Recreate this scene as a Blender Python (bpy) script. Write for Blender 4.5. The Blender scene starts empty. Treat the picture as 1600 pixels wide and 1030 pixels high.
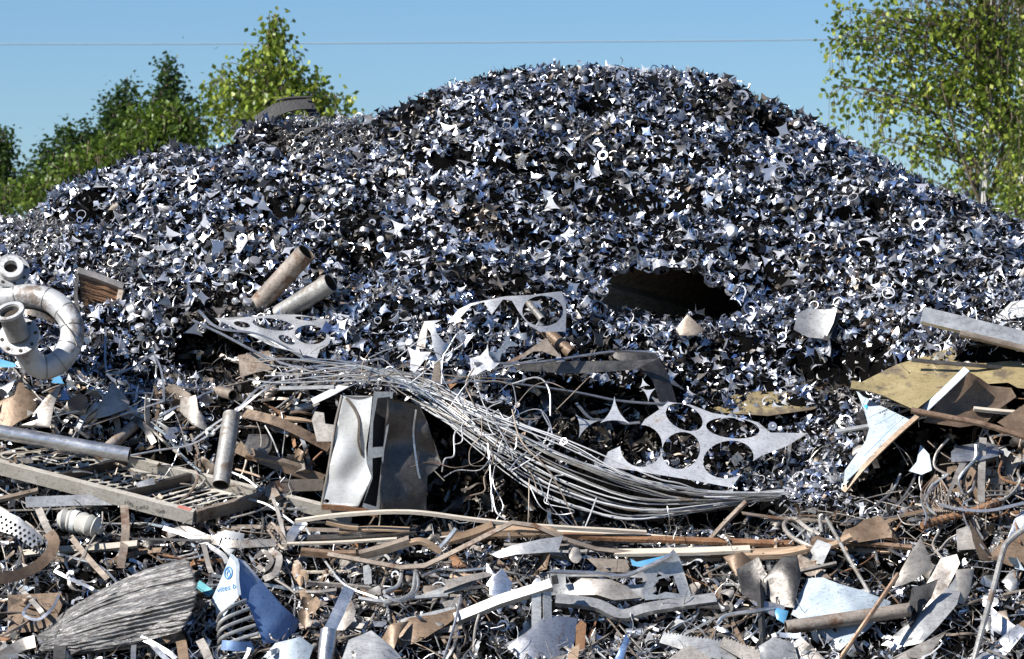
import bpy, math, random
import numpy as np
from mathutils import Vector, Matrix, noise, geometry

R = random.Random(11)
NR = np.random.default_rng(7)
SC = bpy.context.scene
COL = SC.collection

# ------------------------------------------------------------------ camera
F = 6250.0                      # focal length in photo pixels (photo 1600 wide)
CAM = Vector((0.0, -25.0, 2.22))
CX, CY = 800.0, 515.0

def Q(px, py, Y):
    t = Y - CAM.y
    return Vector((CAM.x + (px - CX) / F * t, Y, CAM.z + (CY - py) / F * t))

def proj(x, y, z):
    t = y - CAM.y
    return CX + F * (x - CAM.x) / t, CY - F * (z - CAM.z) / t

cam = bpy.data.cameras.new('camera')
cam.sensor_width = 36.0
cam.lens = F / 1600 * 36.0
cam.clip_end = 3000
cam.clip_start = 0.5
cam.dof.use_dof = True
cam.dof.focus_distance = 24.9
cam.dof.aperture_fstop = 6.3
co = bpy.data.objects.new('camera', cam)
COL.objects.link(co)
co.location = CAM
co.rotation_euler = (math.pi / 2, 0, 0)
SC.camera = co

# ------------------------------------------------------------------ light
SUN = Vector((-0.72, -0.44, 0.70)).normalized()
el = math.asin(SUN.z)
az = math.atan2(SUN.x, SUN.y)
w = bpy.data.worlds.new('World'); SC.world = w; w.use_nodes = True
nt = w.node_tree
sky = nt.nodes.new('ShaderNodeTexSky')
sky.sky_type = 'NISHITA'; sky.sun_disc = False
sky.sun_elevation = el; sky.sun_rotation = az
sky.air_density = 1.5; sky.dust_density = 0.0; sky.ozone_density = 10.0; sky.altitude = 3500
bg = nt.nodes['Background']
nt.links.new(sky.outputs[0], bg.inputs[0])
bg.inputs[1].default_value = 0.066
sl = bpy.data.lights.new('sun', 'SUN'); sl.energy = 5.0; sl.angle = math.radians(0.5); sl.color = (1.0, 0.965, 0.92)
so = bpy.data.objects.new('sun', sl); COL.objects.link(so)
so.rotation_euler = (-SUN).to_track_quat('-Z', 'Y').to_euler()
SC.view_settings.view_transform = 'Standard'
SC.view_settings.look = 'None'
SC.view_settings.exposure = 0.75
SC.view_settings.gamma = 1.0
SC.cycles.max_bounces = 6
SC.cycles.diffuse_bounces = 1
SC.cycles.glossy_bounces = 3
SC.cycles.transparent_max_bounces = 8
SC.cycles.sample_clamp_indirect = 6.0
SC.cycles.caustics_reflective = False
SC.cycles.caustics_refractive = False

# ------------------------------------------------------------------ terrain
SIL_X = [-500, -200, 0, 60, 150, 280, 400, 480, 560, 620, 700, 780, 850, 930, 1050, 1120, 1180, 1260, 1310, 1390, 1440, 1540, 1600, 1800, 2100]
SIL_R = [430, 385, 325, 305, 272, 222, 194, 184, 188, 170, 142, 115, 106, 105, 108, 122, 150, 184, 213, 258, 284, 330, 352, 430, 560]
TOE_X = [-400, 0, 200, 300, 500, 700, 860, 1000, 1200, 1330, 1450, 1600, 2000]
TOE_R = [560, 585, 610, 610, 600, 600, 660, 735, 760, 700, 560, 510, 560]
MY = np.array([-2.2, -1.6, -1.0, -0.5, -0.12, 0.12])
MIX_X = [-400, 440, 520, 1180, 1250, 2000]
MIX_R = [[1085, 1085, 1085, 1085, 1085, 1085], [1000] * 6, [905] * 6, [825, 830, 850, 850, 832, 790], [735, 745, 838, 838, 790, 650]]

def fbm(a, b, sc, seed=0.0, oct=3):
    out = np.zeros(a.shape)
    af, bf = a.ravel(), b.ravel()
    o = np.array([noise.fractal(Vector((x * sc + seed, y * sc - seed, seed * 1.7)), 0.9, 2.1, oct) for x, y in zip(af, bf)])
    return o.reshape(a.shape)

DX = 0.03
gx = np.arange(-5.2, 5.2 + 1e-6, DX)
gy = np.arange(-2.6, 6.6 + 1e-6, DX)
XX, YY = np.meshgrid(gx, gy)          # rows = y
TT = YY + 25.0
PXg = CX + F * XX / TT
YT = 0.3
YR = 3.0 + 0.25 * np.sin(XX * 0.9 + 0.5)
def row2z(row, Y):
    return CAM.z + (CY - row) / F * (Y + 25.0)
pxr = CX + F * XX / (YR + 25)
zr = row2z(np.interp(pxr, SIL_X, SIL_R) + 4, YR)
pxt = CX + F * XX / (YT + 25)
toe = np.interp(pxt, TOE_X, TOE_R)
zt = row2z(toe, YT)
s = np.clip((YY - YT) / (YR - YT), 0, 1)
heap = zt + (zr - zt) * (1 - (1 - s) ** 1.35)
back = zr - np.maximum(YY - YR, 0) * 0.62 - 0.05 * np.minimum(np.maximum(YY - YR, 0), .3)
rows = [np.interp(PXg, MIX_X, r) for r in MIX_R] + [toe + 6]
zs = [row2z(rows[i], MY[i]) for i in range(6)]
mix = np.zeros_like(XX)
allY = np.append(MY, YT); zs = zs + [zt]
for i in range(6):
    m = (YY >= allY[i]) & (YY < allY[i + 1])
    f = (YY - allY[i]) / (allY[i + 1] - allY[i])
    mix = np.where(m, zs[i] * (1 - f) + zs[i + 1] * f, mix)
mix = np.where(YY < MY[0], zs[0] - (MY[0] - YY) * 0.9, mix)
Z = np.where(YY < YT, mix, np.where(YY <= YR, heap, back))
n1 = fbm(XX, YY * 1.6, 1.3, 3.1, 2)
n2 = fbm(XX, YY * 2.2, 3.4, 8.3, 3)
hm = np.clip((YY - 0.2) / 0.4, 0, 1) * (1 - 0.75 * np.clip((s - 0.8) / 0.2, 0, 1))
n3 = fbm(XX, YY * 5.0, 1.1, 5.7, 2)
Z = Z + hm * (0.06 * n1 + 0.085 * n2 + 0.06 * n3) + (1 - np.clip((YY - 0.2) / 0.4, 0, 1)) * (0.08 * n2 + .04 * n1)
Z = (Z + .08) * np.clip((5.2 - np.abs(XX)) / 0.4, 0, 1) * np.clip((6.55 - YY) / 1.0, 0, 1) - .08
Z = np.where((np.abs(XX) < 5.15) & (YY < 6.5), Z, -.09)
Z = np.maximum(Z, -0.12)

PITS = [(1325, 572, 85, 26, .30), (110, 330, 110, 20, .22), (700, 245, 60, 16, .2), (830, 258, 70, 14, .2), (835, 372, 50, 18, .2), (1215, 190, 40, 22, .18), (330, 215, 45, 16, .2), (560, 400, 40, 14, .16), (1010, 325, 70, 14, .18), (600, 500, 40, 12, .14), (1200, 440, 40, 24, .15), (420, 330, 60, 12, .15), (1350, 330, 50, 14, .16), (920, 170, 50, 12, .14)]
PGX, PGY = proj(XX, YY, Z)
for a_, b_, c_, d_, e_ in PITS:
    k_ = (((PGX - a_) / c_) ** 2 + ((PGY - b_) / d_) ** 2)
    Z = Z - np.where(YY < 3.0, e_ * np.exp(-k_ ** 2), 0)

def Hs(x, y):
    """height at arrays x, y"""
    fx = np.clip((np.asarray(x) - gx[0]) / DX, 0, len(gx) - 1.001); fy = np.clip((np.asarray(y) - gy[0]) / DX, 0, len(gy) - 1.001)
    ix = fx.astype(int); iy = fy.astype(int); u = fx - ix; v = fy - iy
    return (Z[iy, ix] * (1 - u) + Z[iy, ix + 1] * u) * (1 - v) + (Z[iy + 1, ix] * (1 - u) + Z[iy + 1, ix + 1] * u) * v

# depth of the visible surface along each camera ray, on a coarse grid of rays
DSTEP = 5
dpx = np.arange(-160, 1765, DSTEP); dpy = np.arange(60, 1121, DSTEP)
RX, RYY = np.meshgrid(dpx, dpy)
DEP = np.full(RX.shape, 3.4)
done = np.zeros(RX.shape, bool)
for yv in np.arange(-2.55, 3.6, 0.025):
    t = yv + 25
    x = (RX - CX) / F * t; z = CAM.z + (CY - RYY) / F * t
    hit = (~done) & (z <= Hs(x, np.full(x.shape, yv)))
    DEP[hit] = yv - 0.0125
    done |= hit

def depth(px, py):
    fx = min(max((px - dpx[0]) / DSTEP, 0), len(dpx) - 1.001); fy = min(max((py - dpy[0]) / DSTEP, 0), len(dpy) - 1.001)
    ix = int(fx); iy = int(fy); u = fx - ix; v = fy - iy
    return float((DEP[iy, ix] * (1 - u) + DEP[iy, ix + 1] * u) * (1 - v) + (DEP[iy + 1, ix] * (1 - u) + DEP[iy + 1, ix + 1] * u) * v)

def P(px, py, off=0.0):
    return Q(px, py, depth(px, py) - off)

# ------------------------------------------------------------------ materials
MATS = {}
def ramp(nt, stops):
    r = nt.nodes.new('ShaderNodeValToRGB')
    e = r.color_ramp.elements
    while len(e) > 1: e.remove(e[-1])
    e[0].position = stops[0][0]; e[0].color = (*stops[0][1], 1)
    for p, c in stops[1:]:
        k = e.new(p); k.color = (*c, 1)
    return r

def mat(name, c1, c2, scale=6, metallic=0.0, rough=(0.4, 0.6), bump=0.15, bscale=40, c3=None, amt3=0.55, stretch=None, detail=8, trans=0.0, spec=0.5):
    m = bpy.data.materials.new(name); m.use_nodes = True
    t = m.node_tree; b = t.nodes['Principled BSDF']
    tc = t.nodes.new('ShaderNodeTexCoord')
    mp = t.nodes.new('ShaderNodeMapping'); t.links.new(tc.outputs['Object'], mp.inputs[0])
    oi = t.nodes.new('ShaderNodeObjectInfo')
    t.links.new(oi.outputs['Random'], mp.inputs['Location'])
    if stretch: mp.inputs['Scale'].default_value = stretch
    n = t.nodes.new('ShaderNodeTexNoise'); n.inputs['Scale'].default_value = scale; n.inputs['Detail'].default_value = detail; n.inputs['Roughness'].default_value = 0.65
    t.links.new(mp.outputs[0], n.inputs['Vector'])
    r = ramp(t, [(0.33, c1), (0.66, c2)]); t.links.new(n.outputs[0], r.inputs[0])
    col = r.outputs[0]
    met = None
    if c3:
        n3 = t.nodes.new('ShaderNodeTexNoise'); n3.inputs['Scale'].default_value = scale * 0.7; n3.inputs['Detail'].default_value = 10; n3.inputs['Roughness'].default_value = 0.7
        t.links.new(mp.outputs[0], n3.inputs['Vector'])
        r3 = ramp(t, [(amt3, (0, 0, 0)), (amt3 + 0.08, (1, 1, 1))]); t.links.new(n3.outputs[0], r3.inputs[0])
        mx = t.nodes.new('ShaderNodeMixRGB'); t.links.new(r3.outputs[0], mx.inputs[0]); t.links.new(col, mx.inputs[1]); mx.inputs[2].default_value = (*c3, 1)
        col = mx.outputs[0]
        mm = t.nodes.new('ShaderNodeMapRange'); t.links.new(r3.outputs[0], mm.inputs[0]); mm.inputs[3].default_value = metallic; mm.inputs[4].default_value = metallic * 0.2
        t.links.new(mm.outputs[0], b.inputs['Metallic'])
    else:
        b.inputs['Metallic'].default_value = metallic
    if metallic >= .3 or name in ('white_enamel', 'blue_white', 'beige_paint', 'ochre_paint', 'blue_paint_and_sky_shade'):
        sc_ = t.nodes.new('ShaderNodeMapping'); sc_.inputs['Scale'].default_value = (3, 40, 22); sc_.inputs['Rotation'].default_value = (.4, .5, .7)
        t.links.new(tc.outputs['Object'], sc_.inputs[0])
        ns = t.nodes.new('ShaderNodeTexNoise'); ns.inputs['Scale'].default_value = 4; ns.inputs['Detail'].default_value = 6; ns.inputs['Roughness'].default_value = .75
        t.links.new(sc_.outputs[0], ns.inputs['Vector'])
        rs2 = ramp(t, [(.36, (.52, .49, .46)), (.50, (1, 1, 1)), (.66, (1, 1, 1)), (.72, (1.0, .93, .86))]); t.links.new(ns.outputs[0], rs2.inputs[0])
        ng = t.nodes.new('ShaderNodeTexNoise'); ng.inputs['Scale'].default_value = 55; ng.inputs['Detail'].default_value = 8; t.links.new(tc.outputs['Object'], ng.inputs['Vector'])
        rg = ramp(t, [(.34, (.45, .40, .36)), (.44, (1, 1, 1))]); t.links.new(ng.outputs[0], rg.inputs[0])
        for q_, f_ in ((rs2, .25 if name == 'white_enamel' else .6), (rg, .25 if name == 'white_enamel' else .5)):
            ml = t.nodes.new('ShaderNodeMixRGB'); ml.blend_type = 'MULTIPLY'; ml.inputs[0].default_value = f_
            t.links.new(col, ml.inputs[1]); t.links.new(q_.outputs[0], ml.inputs[2]); col = ml.outputs[0]
    # per-object lightness shift
    hs = t.nodes.new('ShaderNodeHueSaturation'); t.links.new(col, hs.inputs['Color'])
    mr = t.nodes.new('ShaderNodeMapRange'); t.links.new(oi.outputs['Random'], mr.inputs[0]); mr.inputs[3].default_value = 0.78; mr.inputs[4].default_value = 1.15
    t.links.new(mr.outputs[0], hs.inputs['Value'])
    t.links.new(hs.outputs[0], b.inputs['Base Color'])
    rr = t.nodes.new('ShaderNodeMapRange'); t.links.new(n.outputs[0], rr.inputs[0]); rr.inputs[1].default_value = 0.3; rr.inputs[2].default_value = 0.7
    rr.inputs[3].default_value = rough[0]; rr.inputs[4].default_value = rough[1]; t.links.new(rr.outputs[0], b.inputs['Roughness'])
    b.inputs['Specular IOR Level'].default_value = spec
    if trans: b.inputs['Transmission Weight'].default_value = trans
    if bump:
        n2 = t.nodes.new('ShaderNodeTexNoise'); n2.inputs['Scale'].default_value = bscale; n2.inputs['Detail'].default_value = 5
        t.links.new(mp.outputs[0], n2.inputs['Vector'])
        bp = t.nodes.new('ShaderNodeBump'); bp.inputs['Strength'].default_value = bump; bp.inputs['Distance'].default_value = 0.01
        t.links.new(n2.outputs[0], bp.inputs['Height']); t.links.new(bp.outputs[0], b.inputs['Normal'])
    MATS[name] = m
    return m

mat('steel', (.50, .50, .50), (.68, .68, .67), 9, 0.9, (.28, .45), .12, 25, (.25, .22, .19), .66)
mat('bright_steel', (.66, .67, .68), (.80, .80, .80), 9, 0.85, (.25, .4), .08, 25)
mat('sheet_white', (.60, .60, .595), (.80, .80, .79), 6, 0.5, (.3, .5), .15, 30, (.27, .23, .19), .61)
mat('beige_paint', (.46, .42, .35), (.60, .56, .49), 6, 0.05, (.45, .6), .15, 30, (.20, .14, .09), .62)
mat('dark_steel', (.07, .065, .06), (.16, .15, .14), 8, 0.7, (.35, .6), .2, 40, (.13, .075, .045), .6)
mat('galvanised', (.42, .42, .41), (.60, .60, .58), 10, 0.55, (.35, .55), .1, 35, (.28, .22, .17), .66)
mat('pale_alloy', (.29, .26, .225), (.50, .46, .41), 7, 0.45, (.38, .6), .15, 30, (.16, .105, .07), .57)
mat('warm_alloy', (.22, .175, .135), (.38, .315, .25), 7, 0.4, (.4, .6), .15, 30, (.13, .07, .04), .54)
mat('rust', (.16, .075, .035), (.30, .16, .08), 9, 0.15, (.6, .85), .4, 60, (.10, .05, .03), .55)
mat('rusty_pipe', (.24, .20, .165), (.37, .32, .27), 7, 0.35, (.45, .65), .3, 50, (.17, .10, .06), .5)
mat('grey_pipe', (.22, .215, .20), (.38, .37, .345), 7, 0.4, (.4, .6), .25, 45, (.15, .11, .08), .54)
mat('cast_grey', (.36, .36, .355), (.58, .58, .57), 5, 0.25, (.4, .6), .25, 50, (.16, .125, .10), .53)
mat('white_enamel', (.54, .54, .52), (.68, .68, .66), 5, 0.1, (.22, .4), .08, 20, (.30, .22, .15), .64)
mat('blue_white', (.33, .39, .44), (.46, .52, .56), 6, 0.05, (.35, .5), .1, 30, (.16, .30, .44), .67)
mat('blue_paint_and_sky_shade', (.10, .19, .38), (.19, .29, .48), 4, 0.3, (.3, .5), .12, 30, (.46, .48, .52), .58)  # real blue paint; on the casing it stands for sky reflected in shade
mat('sky_blue_paint', (.10, .34, .58), (.16, .42, .66), 6, 0.1, (.3, .5), .05, 30)
mat('teal_paint', (.05, .22, .26), (.09, .33, .36), 6, 0.1, (.35, .5), .1, 30)
mat('ochre_paint', (.32, .25, .12), (.46, .37, .19), 5, 0.15, (.35, .6), .2, 30, (.16, .125, .085), .5)
mat('brown_sheet', (.15, .10, .065), (.27, .19, .125), 6, 0.3, (.4, .6), .3, 30, (.06, .035, .02), .58)
mat('wood', (.30, .19, .11), (.50, .37, .25), 6, 0.0, (.6, .8), .35, 30, (.16, .09, .05), .6, stretch=(1, 8, 8))
mat('pale_wood', (.48, .41, .32), (.64, .57, .47), 6, 0.0, (.6, .8), .3, 30, (.25, .16, .09), .63, stretch=(1, 8, 8))
mat('copper', (.22, .135, .085), (.38, .26, .175), 10, 0.45, (.35, .55), .15, 40, (.12, .07, .045), .55)
mat('black_rubber', (.012, .012, .013), (.035, .033, .032), 10, 0.0, (.5, .75), .3, 60)
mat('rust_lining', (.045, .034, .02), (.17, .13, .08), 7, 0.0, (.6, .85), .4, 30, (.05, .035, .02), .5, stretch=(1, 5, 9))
mat('dark_inside', (.02, .014, .009), (.06, .042, .024), 6, 0.0, (.7, .9), .4, 30, stretch=(1, 6, 6))
mat('gap_shade', (.0012, .0012, .0013), (.005, .0045, .004), 14, 0.0, (.8, .98), .9, 60, spec=.03)  # near-black core colour paints the deep shade between pieces
mat('bottle_plastic', (.55, .53, .47), (.66, .64, .58), 6, 0.0, (.12, .25), .1, 20, trans=.35)
mat('ridged_grey', (.12, .115, .11), (.46, .45, .43), 16, 0.5, (.35, .6), .4, 90, (.10, .08, .065), .54, stretch=(1, 3, 3))
mat('print_blue', (.03, .22, .52), (.04, .26, .58), 10, 0.0, (.5, .6), 0)
mat('print_cyan', (.03, .42, .66), (.04, .46, .70), 10, 0.0, (.5, .6), 0)
mat('print_line', (.42, .58, .72), (.46, .62, .75), 10, 0.0, (.5, .6), 0)
mat('pencil_grey', (.14, .13, .12), (.2, .19, .17), 10, 0.0, (.5, .6), 0)
mat('print_black', (.03, .03, .035), (.05, .05, .05), 10, 0.0, (.5, .6), 0)
mat('red_paint', (.42, .13, .10), (.50, .2, .15), 20, 0.0, (.5, .6), .1)
mat('cable_grey', (.28, .38, .45), (.32, .42, .49), 5, 0.0, (.5, .6), 0)
mat('bark', (.10, .075, .05), (.22, .17, .12), 8, 0.0, (.8, .9), .5, 30)
mat('birch_bark', (.50, .47, .42), (.66, .63, .57), 6, 0.0, (.7, .9), .3, 30, (.07, .06, .05), .58, stretch=(1, 1, 4))
mat('gravel_ground', (.13, .115, .095), (.26, .235, .20), 2.5, 0.0, (.85, .95), .5, 40)

mat('bright_wire', (.62, .62, .61), (.80, .80, .80), 12, 0.29, (.3, .5), .05, 40, (.32, .27, .22), .64)
def offcut_mat(name, stops, rough, island=True, white=.62, metallic=.92):
    m = bpy.data.materials.new(name); m.use_nodes = True
    t = m.node_tree; b = t.nodes['Principled BSDF']
    g = t.nodes.new('ShaderNodeNewGeometry'); oi = t.nodes.new('ShaderNodeObjectInfo')
    ad = t.nodes.new('ShaderNodeMath'); ad.operation = 'ADD'
    t.links.new(g.outputs['Random Per Island'], ad.inputs[0]); t.links.new(oi.outputs['Random'], ad.inputs[1])
    fr = t.nodes.new('ShaderNodeMath'); fr.operation = 'FRACT'; t.links.new(ad.outputs[0], fr.inputs[0])
    r = ramp(t, stops); t.links.new(fr.outputs[0], r.inputs[0])
    tc = t.nodes.new('ShaderNodeTexCoord'); n = t.nodes.new('ShaderNodeTexNoise'); n.inputs['Scale'].default_value = 30; n.inputs['Detail'].default_value = 4
    t.links.new(tc.outputs['Object'], n.inputs['Vector'])
    mx = t.nodes.new('ShaderNodeMixRGB'); mx.blend_type = 'MULTIPLY'; mx.inputs[0].default_value = .5
    t.links.new(r.outputs[0], mx.inputs[1]); r2 = ramp(t, [(.35, (.45, .42, .40)), (.6, (1, 1, 1))]); t.links.new(n.outputs[0], r2.inputs[0]); t.links.new(r2.outputs[0], mx.inputs[2])
    t.links.new(mx.outputs[0], b.inputs['Base Color'])
    m7 = t.nodes.new('ShaderNodeMath'); m7.operation = 'MULTIPLY'; m7.inputs[1].default_value = 7.31; t.links.new(fr.outputs[0], m7.inputs[0])
    f7 = t.nodes.new('ShaderNodeMath'); f7.operation = 'FRACT'; t.links.new(m7.outputs[0], f7.inputs[0])
    mr = t.nodes.new('ShaderNodeMapRange'); mr.inputs[3].default_value = rough[0]; mr.inputs[4].default_value = rough[1]; t.links.new(f7.outputs[0], mr.inputs[0])
    t.links.new(mr.outputs[0], b.inputs['Roughness'])
    mt = t.nodes.new('ShaderNodeMapRange'); mt.inputs[1].default_value = .74; mt.inputs[2].default_value = .82; mt.inputs[3].default_value = metallic; mt.inputs[4].default_value = white; t.links.new(fr.outputs[0], mt.inputs[0]); t.links.new(mt.outputs[0], b.inputs['Metallic'])
    bp = t.nodes.new('ShaderNodeBump'); bp.inputs['Strength'].default_value = .15; bp.inputs['Distance'].default_value = .01
    n2 = t.nodes.new('ShaderNodeTexNoise'); n2.inputs['Scale'].default_value = 22; t.links.new(tc.outputs['Object'], n2.inputs['Vector'])
    t.links.new(n2.outputs[0], bp.inputs['Height']); t.links.new(bp.outputs[0], b.inputs['Normal'])
    MATS[name] = m
offcut_mat('offcut_mixed', [(0, (.03, .03, .032)), (.22, (.13, .13, .135)), (.34, (.42, .43, .45)), (.44, (.34, .44, .68)), (.50, (.44, .52, .68)), (.58, (.68, .70, .76)), (.8, (.80, .80, .83)), (1, (.87, .87, .87))], (.16, .48), metallic=.95)  # blue stops paint sky reflection into the colour of some pieces
offcut_mat('offcut_oily_and_shade', [(0, (.01, .0095, .009)), (.5, (.05, .045, .04)), (.8, (.20, .17, .14)), (1, (.42, .40, .38))], (.2, .5), metallic=.9)  # oily pieces on the slope; also painted shade inside the hollows
offcut_mat('offcut_tarnished', [(0, (.10, .06, .035)), (.35, (.24, .20, .165)), (.7, (.40, .36, .31)), (1, (.56, .53, .48))], (.25, .5), metallic=.85)
offcut_mat('offcut_bright', [(0, (.70, .70, .71)), (1, (.86, .86, .87))], (.22, .5), metallic=.8, white=.4)
offcut_mat('offcut_grey', [(0, (.34, .34, .34)), (1, (.52, .51, .50))], (.22, .45))
offcut_mat('offcut_dark', [(0, (.09, .085, .08)), (1, (.20, .19, .175))], (.25, .5))
offcut_mat('swarf', [(0, (.18, .165, .15)), (.4, (.42, .40, .37)), (1, (.66, .63, .58))], (.25, .45))
offcut_mat('litter_mixed', [(0, (.03, .028, .025)), (.22, (.10, .075, .055)), (.38, (.30, .27, .24)), (.6, (.52, .51, .49)), (.8, (.72, .72, .72)), (1, (.82, .82, .82))], (.25, .55), metallic=.75)

def leaf_mat(name, stops):
    m = bpy.data.materials.new(name); m.use_nodes = True
    t = m.node_tree; b = t.nodes['Principled BSDF']
    g = t.nodes.new('ShaderNodeNewGeometry'); r = ramp(t, stops); t.links.new(g.outputs['Random Per Island'], r.inputs[0])
    t.links.new(r.outputs[0], b.inputs['Base Color']); b.inputs['Roughness'].default_value = .45
    tr = t.nodes.new('ShaderNodeBsdfTranslucent'); 
    hs = t.nodes.new('ShaderNodeHueSaturation'); hs.inputs['Value'].default_value = 1.5; t.links.new(r.outputs[0], hs.inputs['Color']); t.links.new(hs.outputs[0], tr.inputs[0])
    mx = t.nodes.new('ShaderNodeMixShader'); mx.inputs[0].default_value = .3
    t.links.new(b.outputs[0], mx.inputs[1]); t.links.new(tr.outputs[0], mx.inputs[2])
    t.links.new(mx.outputs[0], t.nodes['Material Output'].inputs[0])
    MATS[name] = m
leaf_mat('birch_leaf', [(0, (.05, .085, .012)), (.35, (.14, .21, .025)), (.75, (.30, .38, .05)), (1, (.42, .44, .09))])
leaf_mat('dark_leaf', [(0, (.018, .042, .013)), (.6, (.045, .09, .022)), (1, (.10, .15, .03))])
leaf_mat('bush_leaf', [(0, (.04, .075, .01)), (.6, (.105, .17, .02)), (1, (.20, .27, .04))])

# ------------------------------------------------------------------ object makers
LAND = []          # (phrase, px, py)
BOXES = []         # keep-out boxes for scattered pieces
def newmesh(name, V, Fs, mats, smooth=True, sharp=0.6, midx=None):
    me = bpy.data.meshes.new(name)
    me.from_pydata([tuple(v) for v in V], [], Fs)
    for m in (mats if isinstance(mats, (list, tuple)) else [mats]): me.materials.append(MATS[m])
    if midx is not None: me.polygons.foreach_set('material_index', midx)
    if smooth:
        me.polygons.foreach_set('use_smooth', [True] * len(me.polygons))
        me.set_sharp_from_angle(angle=sharp)
    me.update()
    return me

def tag(o, label=None, cat=None, group=None, kind=None):
    if label: o['label'] = label
    if cat: o['category'] = cat
    if group: o['group'] = group
    if kind: o['kind'] = kind
    return o

def wloc(o):
    l = Vector(o.location)
    while o.parent: o = o.parent; l += Vector(o.location)
    return l

def add(name, geo, m, label=None, cat=None, group=None, kind=None, parent=None, smooth=True, sharp=0.6, midx=None):
    V, Fs = geo
    A = np.array([tuple(v) for v in V])
    o0 = np.array([A[:, 0].mean(), A[:, 1].mean(), A[:, 2].min()])
    me = newmesh(name, A - o0, Fs, m, smooth, sharp, midx)
    o = bpy.data.objects.new(name, me); COL.objects.link(o)
    loc = Vector(o0)
    if parent is not None:
        o.parent = parent; loc = loc - wloc(parent)
    o.location = loc
    return tag(o, label, cat, group, kind)

def thing(name, label, cat, loc, group=None):
    o = bpy.data.objects.new(name, None); COL.objects.link(o); o.location = loc; o.empty_display_size = .1
    return tag(o, label, cat, group)

def land(phrase, px, py): LAND.append((phrase, px, py))
def box(x0, y0, x1, y1): BOXES.append((x0, y0, x1, y1))
def inbox(px, py): return any(a <= px <= c and b <= py <= d for a, b, c, d in BOXES)

def spline(pts, k=6):
    pts = [Vector(p) for p in pts]
    if len(pts) < 3: 
        return [pts[0].lerp(pts[-1], i / k) for i in range(k + 1)]
    out = []
    ext = [pts[0] * 2 - pts[1]] + pts + [pts[-1] * 2 - pts[-2]]
    for i in range(1, len(ext) - 2):
        a, b, c, d = ext[i - 1:i + 3]
        for j in range(k):
            t = j / k
            out.append(0.5 * ((2 * b) + (c - a) * t + (2 * a - 5 * b + 4 * c - d) * t * t + (3 * b - a - 3 * c + d) * t ** 3))
    out.append(pts[-1])
    return out

def closed(pts, k=4):
    n = len(pts); out = []
    for i in range(n):
        a, b, c, d = (pts[(i + j) % n] for j in (-1, 0, 1, 2))
        for j in range(k):
            t = j / k
            out.append(tuple(0.5 * ((2 * b[q]) + (c[q] - a[q]) * t + (2 * a[q] - 5 * b[q] + 4 * c[q] - d[q]) * t * t + (3 * b[q] - a[q] - 3 * c[q] + d[q]) * t ** 3) for q in (0, 1)))
    return out

def join(*geos):
    V, Fs = [], []
    for v, f in geos:
        o = len(V); V += [Vector(x) for x in v]; Fs += [tuple(i + o for i in q) for q in f]
    return V, Fs

def frames(pts):
    n = len(pts); T = []
    for i in range(n):
        t = (pts[min(i + 1, n - 1)] - pts[max(i - 1, 0)])
        T.append(t.normalized() if t.length > 1e-9 else Vector((1, 0, 0)))
    up = Vector((0, 0, 1)) if abs(T[0].z) < .9 else Vector((0, 1, 0))
    N = (up - T[0] * up.dot(T[0])).normalized(); out = []
    for t in T:
        N = (N - t * N.dot(t)).normalized(); out.append((t, N, t.cross(N)))
    return out

def tube(pts, r, n=10, wall=None, squash=1.0):
    pts = [Vector(p) for p in pts]; fr = frames(pts); rs = r if isinstance(r, (list, tuple)) else [r] * len(pts)
    V, Fs = [], []
    def ringset(k):
        base = len(V)
        for p, (t, N, B), rr in zip(pts, fr, rs):
            for j in range(n):
                a = 2 * math.pi * j / n
                V.append(p + (N * math.cos(a) + B * math.sin(a) * squash) * (rr - k))
        return base
    b0 = ringset(0); L = len(pts)
    for i in range(L - 1):
        for j in range(n):
            a, b = b0 + i * n + j, b0 + i * n + (j + 1) % n
            Fs.append((a, b, b + n, a + n))
    if wall:
        b1 = ringset(wall)
        for i in range(L - 1):
            for j in range(n):
                a, b = b1 + i * n + j, b1 + i * n + (j + 1) % n
                Fs.append((a, a + n, b + n, b))
        for e in (0, (L - 1) * n):
            for j in range(n):
                a, b = b0 + e + j, b0 + e + (j + 1) % n; c, d = b1 + e + (j + 1) % n, b1 + e + j
                Fs.append((a, d, c, b) if e == 0 else (a, b, c, d))
    else:
        Fs.append(tuple(b0 + j for j in reversed(range(n)))); Fs.append(tuple(b0 + (L - 1) * n + j for j in range(n)))
    return V, Fs

def strip(pts, wd, th, up=Vector((0, -.6, .8)), twist=0.0, wfun=None, twist0=0.0):
    """swept rectangle: wd across, th thick"""
    pts = [Vector(p) for p in pts]; L = len(pts); V, Fs = [], []
    for i, p in enumerate(pts):
        t = (pts[min(i + 1, L - 1)] - pts[max(i - 1, 0)]).normalized()
        sd = up.cross(t)
        if sd.length < 1e-3: sd = Vector((1, 0, 0)).cross(t)
        sd.normalize(); nn = t.cross(sd).normalized()
        a = twist0 + twist * i / max(L - 1, 1)
        s2 = sd * math.cos(a) + nn * math.sin(a); n2 = nn * math.cos(a) - sd * math.sin(a)
        hw = wd * .5 * (wfun(i / (L - 1)) if wfun else 1)
        for u, v in ((-1, -1), (1, -1), (1, 1), (-1, 1)): V.append(p + s2 * hw * u + n2 * th * .5 * v)
    for i in range(L - 1):
        for j in range(4):
            a, b = i * 4 + j, i * 4 + (j + 1) % 4; Fs.append((a, b, b + 4, a + 4))
    Fs.append((3, 2, 1, 0)); e = (L - 1) * 4; Fs.append((e, e + 1, e + 2, e + 3))
    return V, Fs

def disc(c, nrm, r, th, n=24, hole=0.0):
    nrm = Vector(nrm).normalized(); a = c - nrm * th * .5; b = c + nrm * th * .5
    if hole: return tube([a, b], r, n, wall=r - hole)
    return tube([a, b], r, n)

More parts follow.
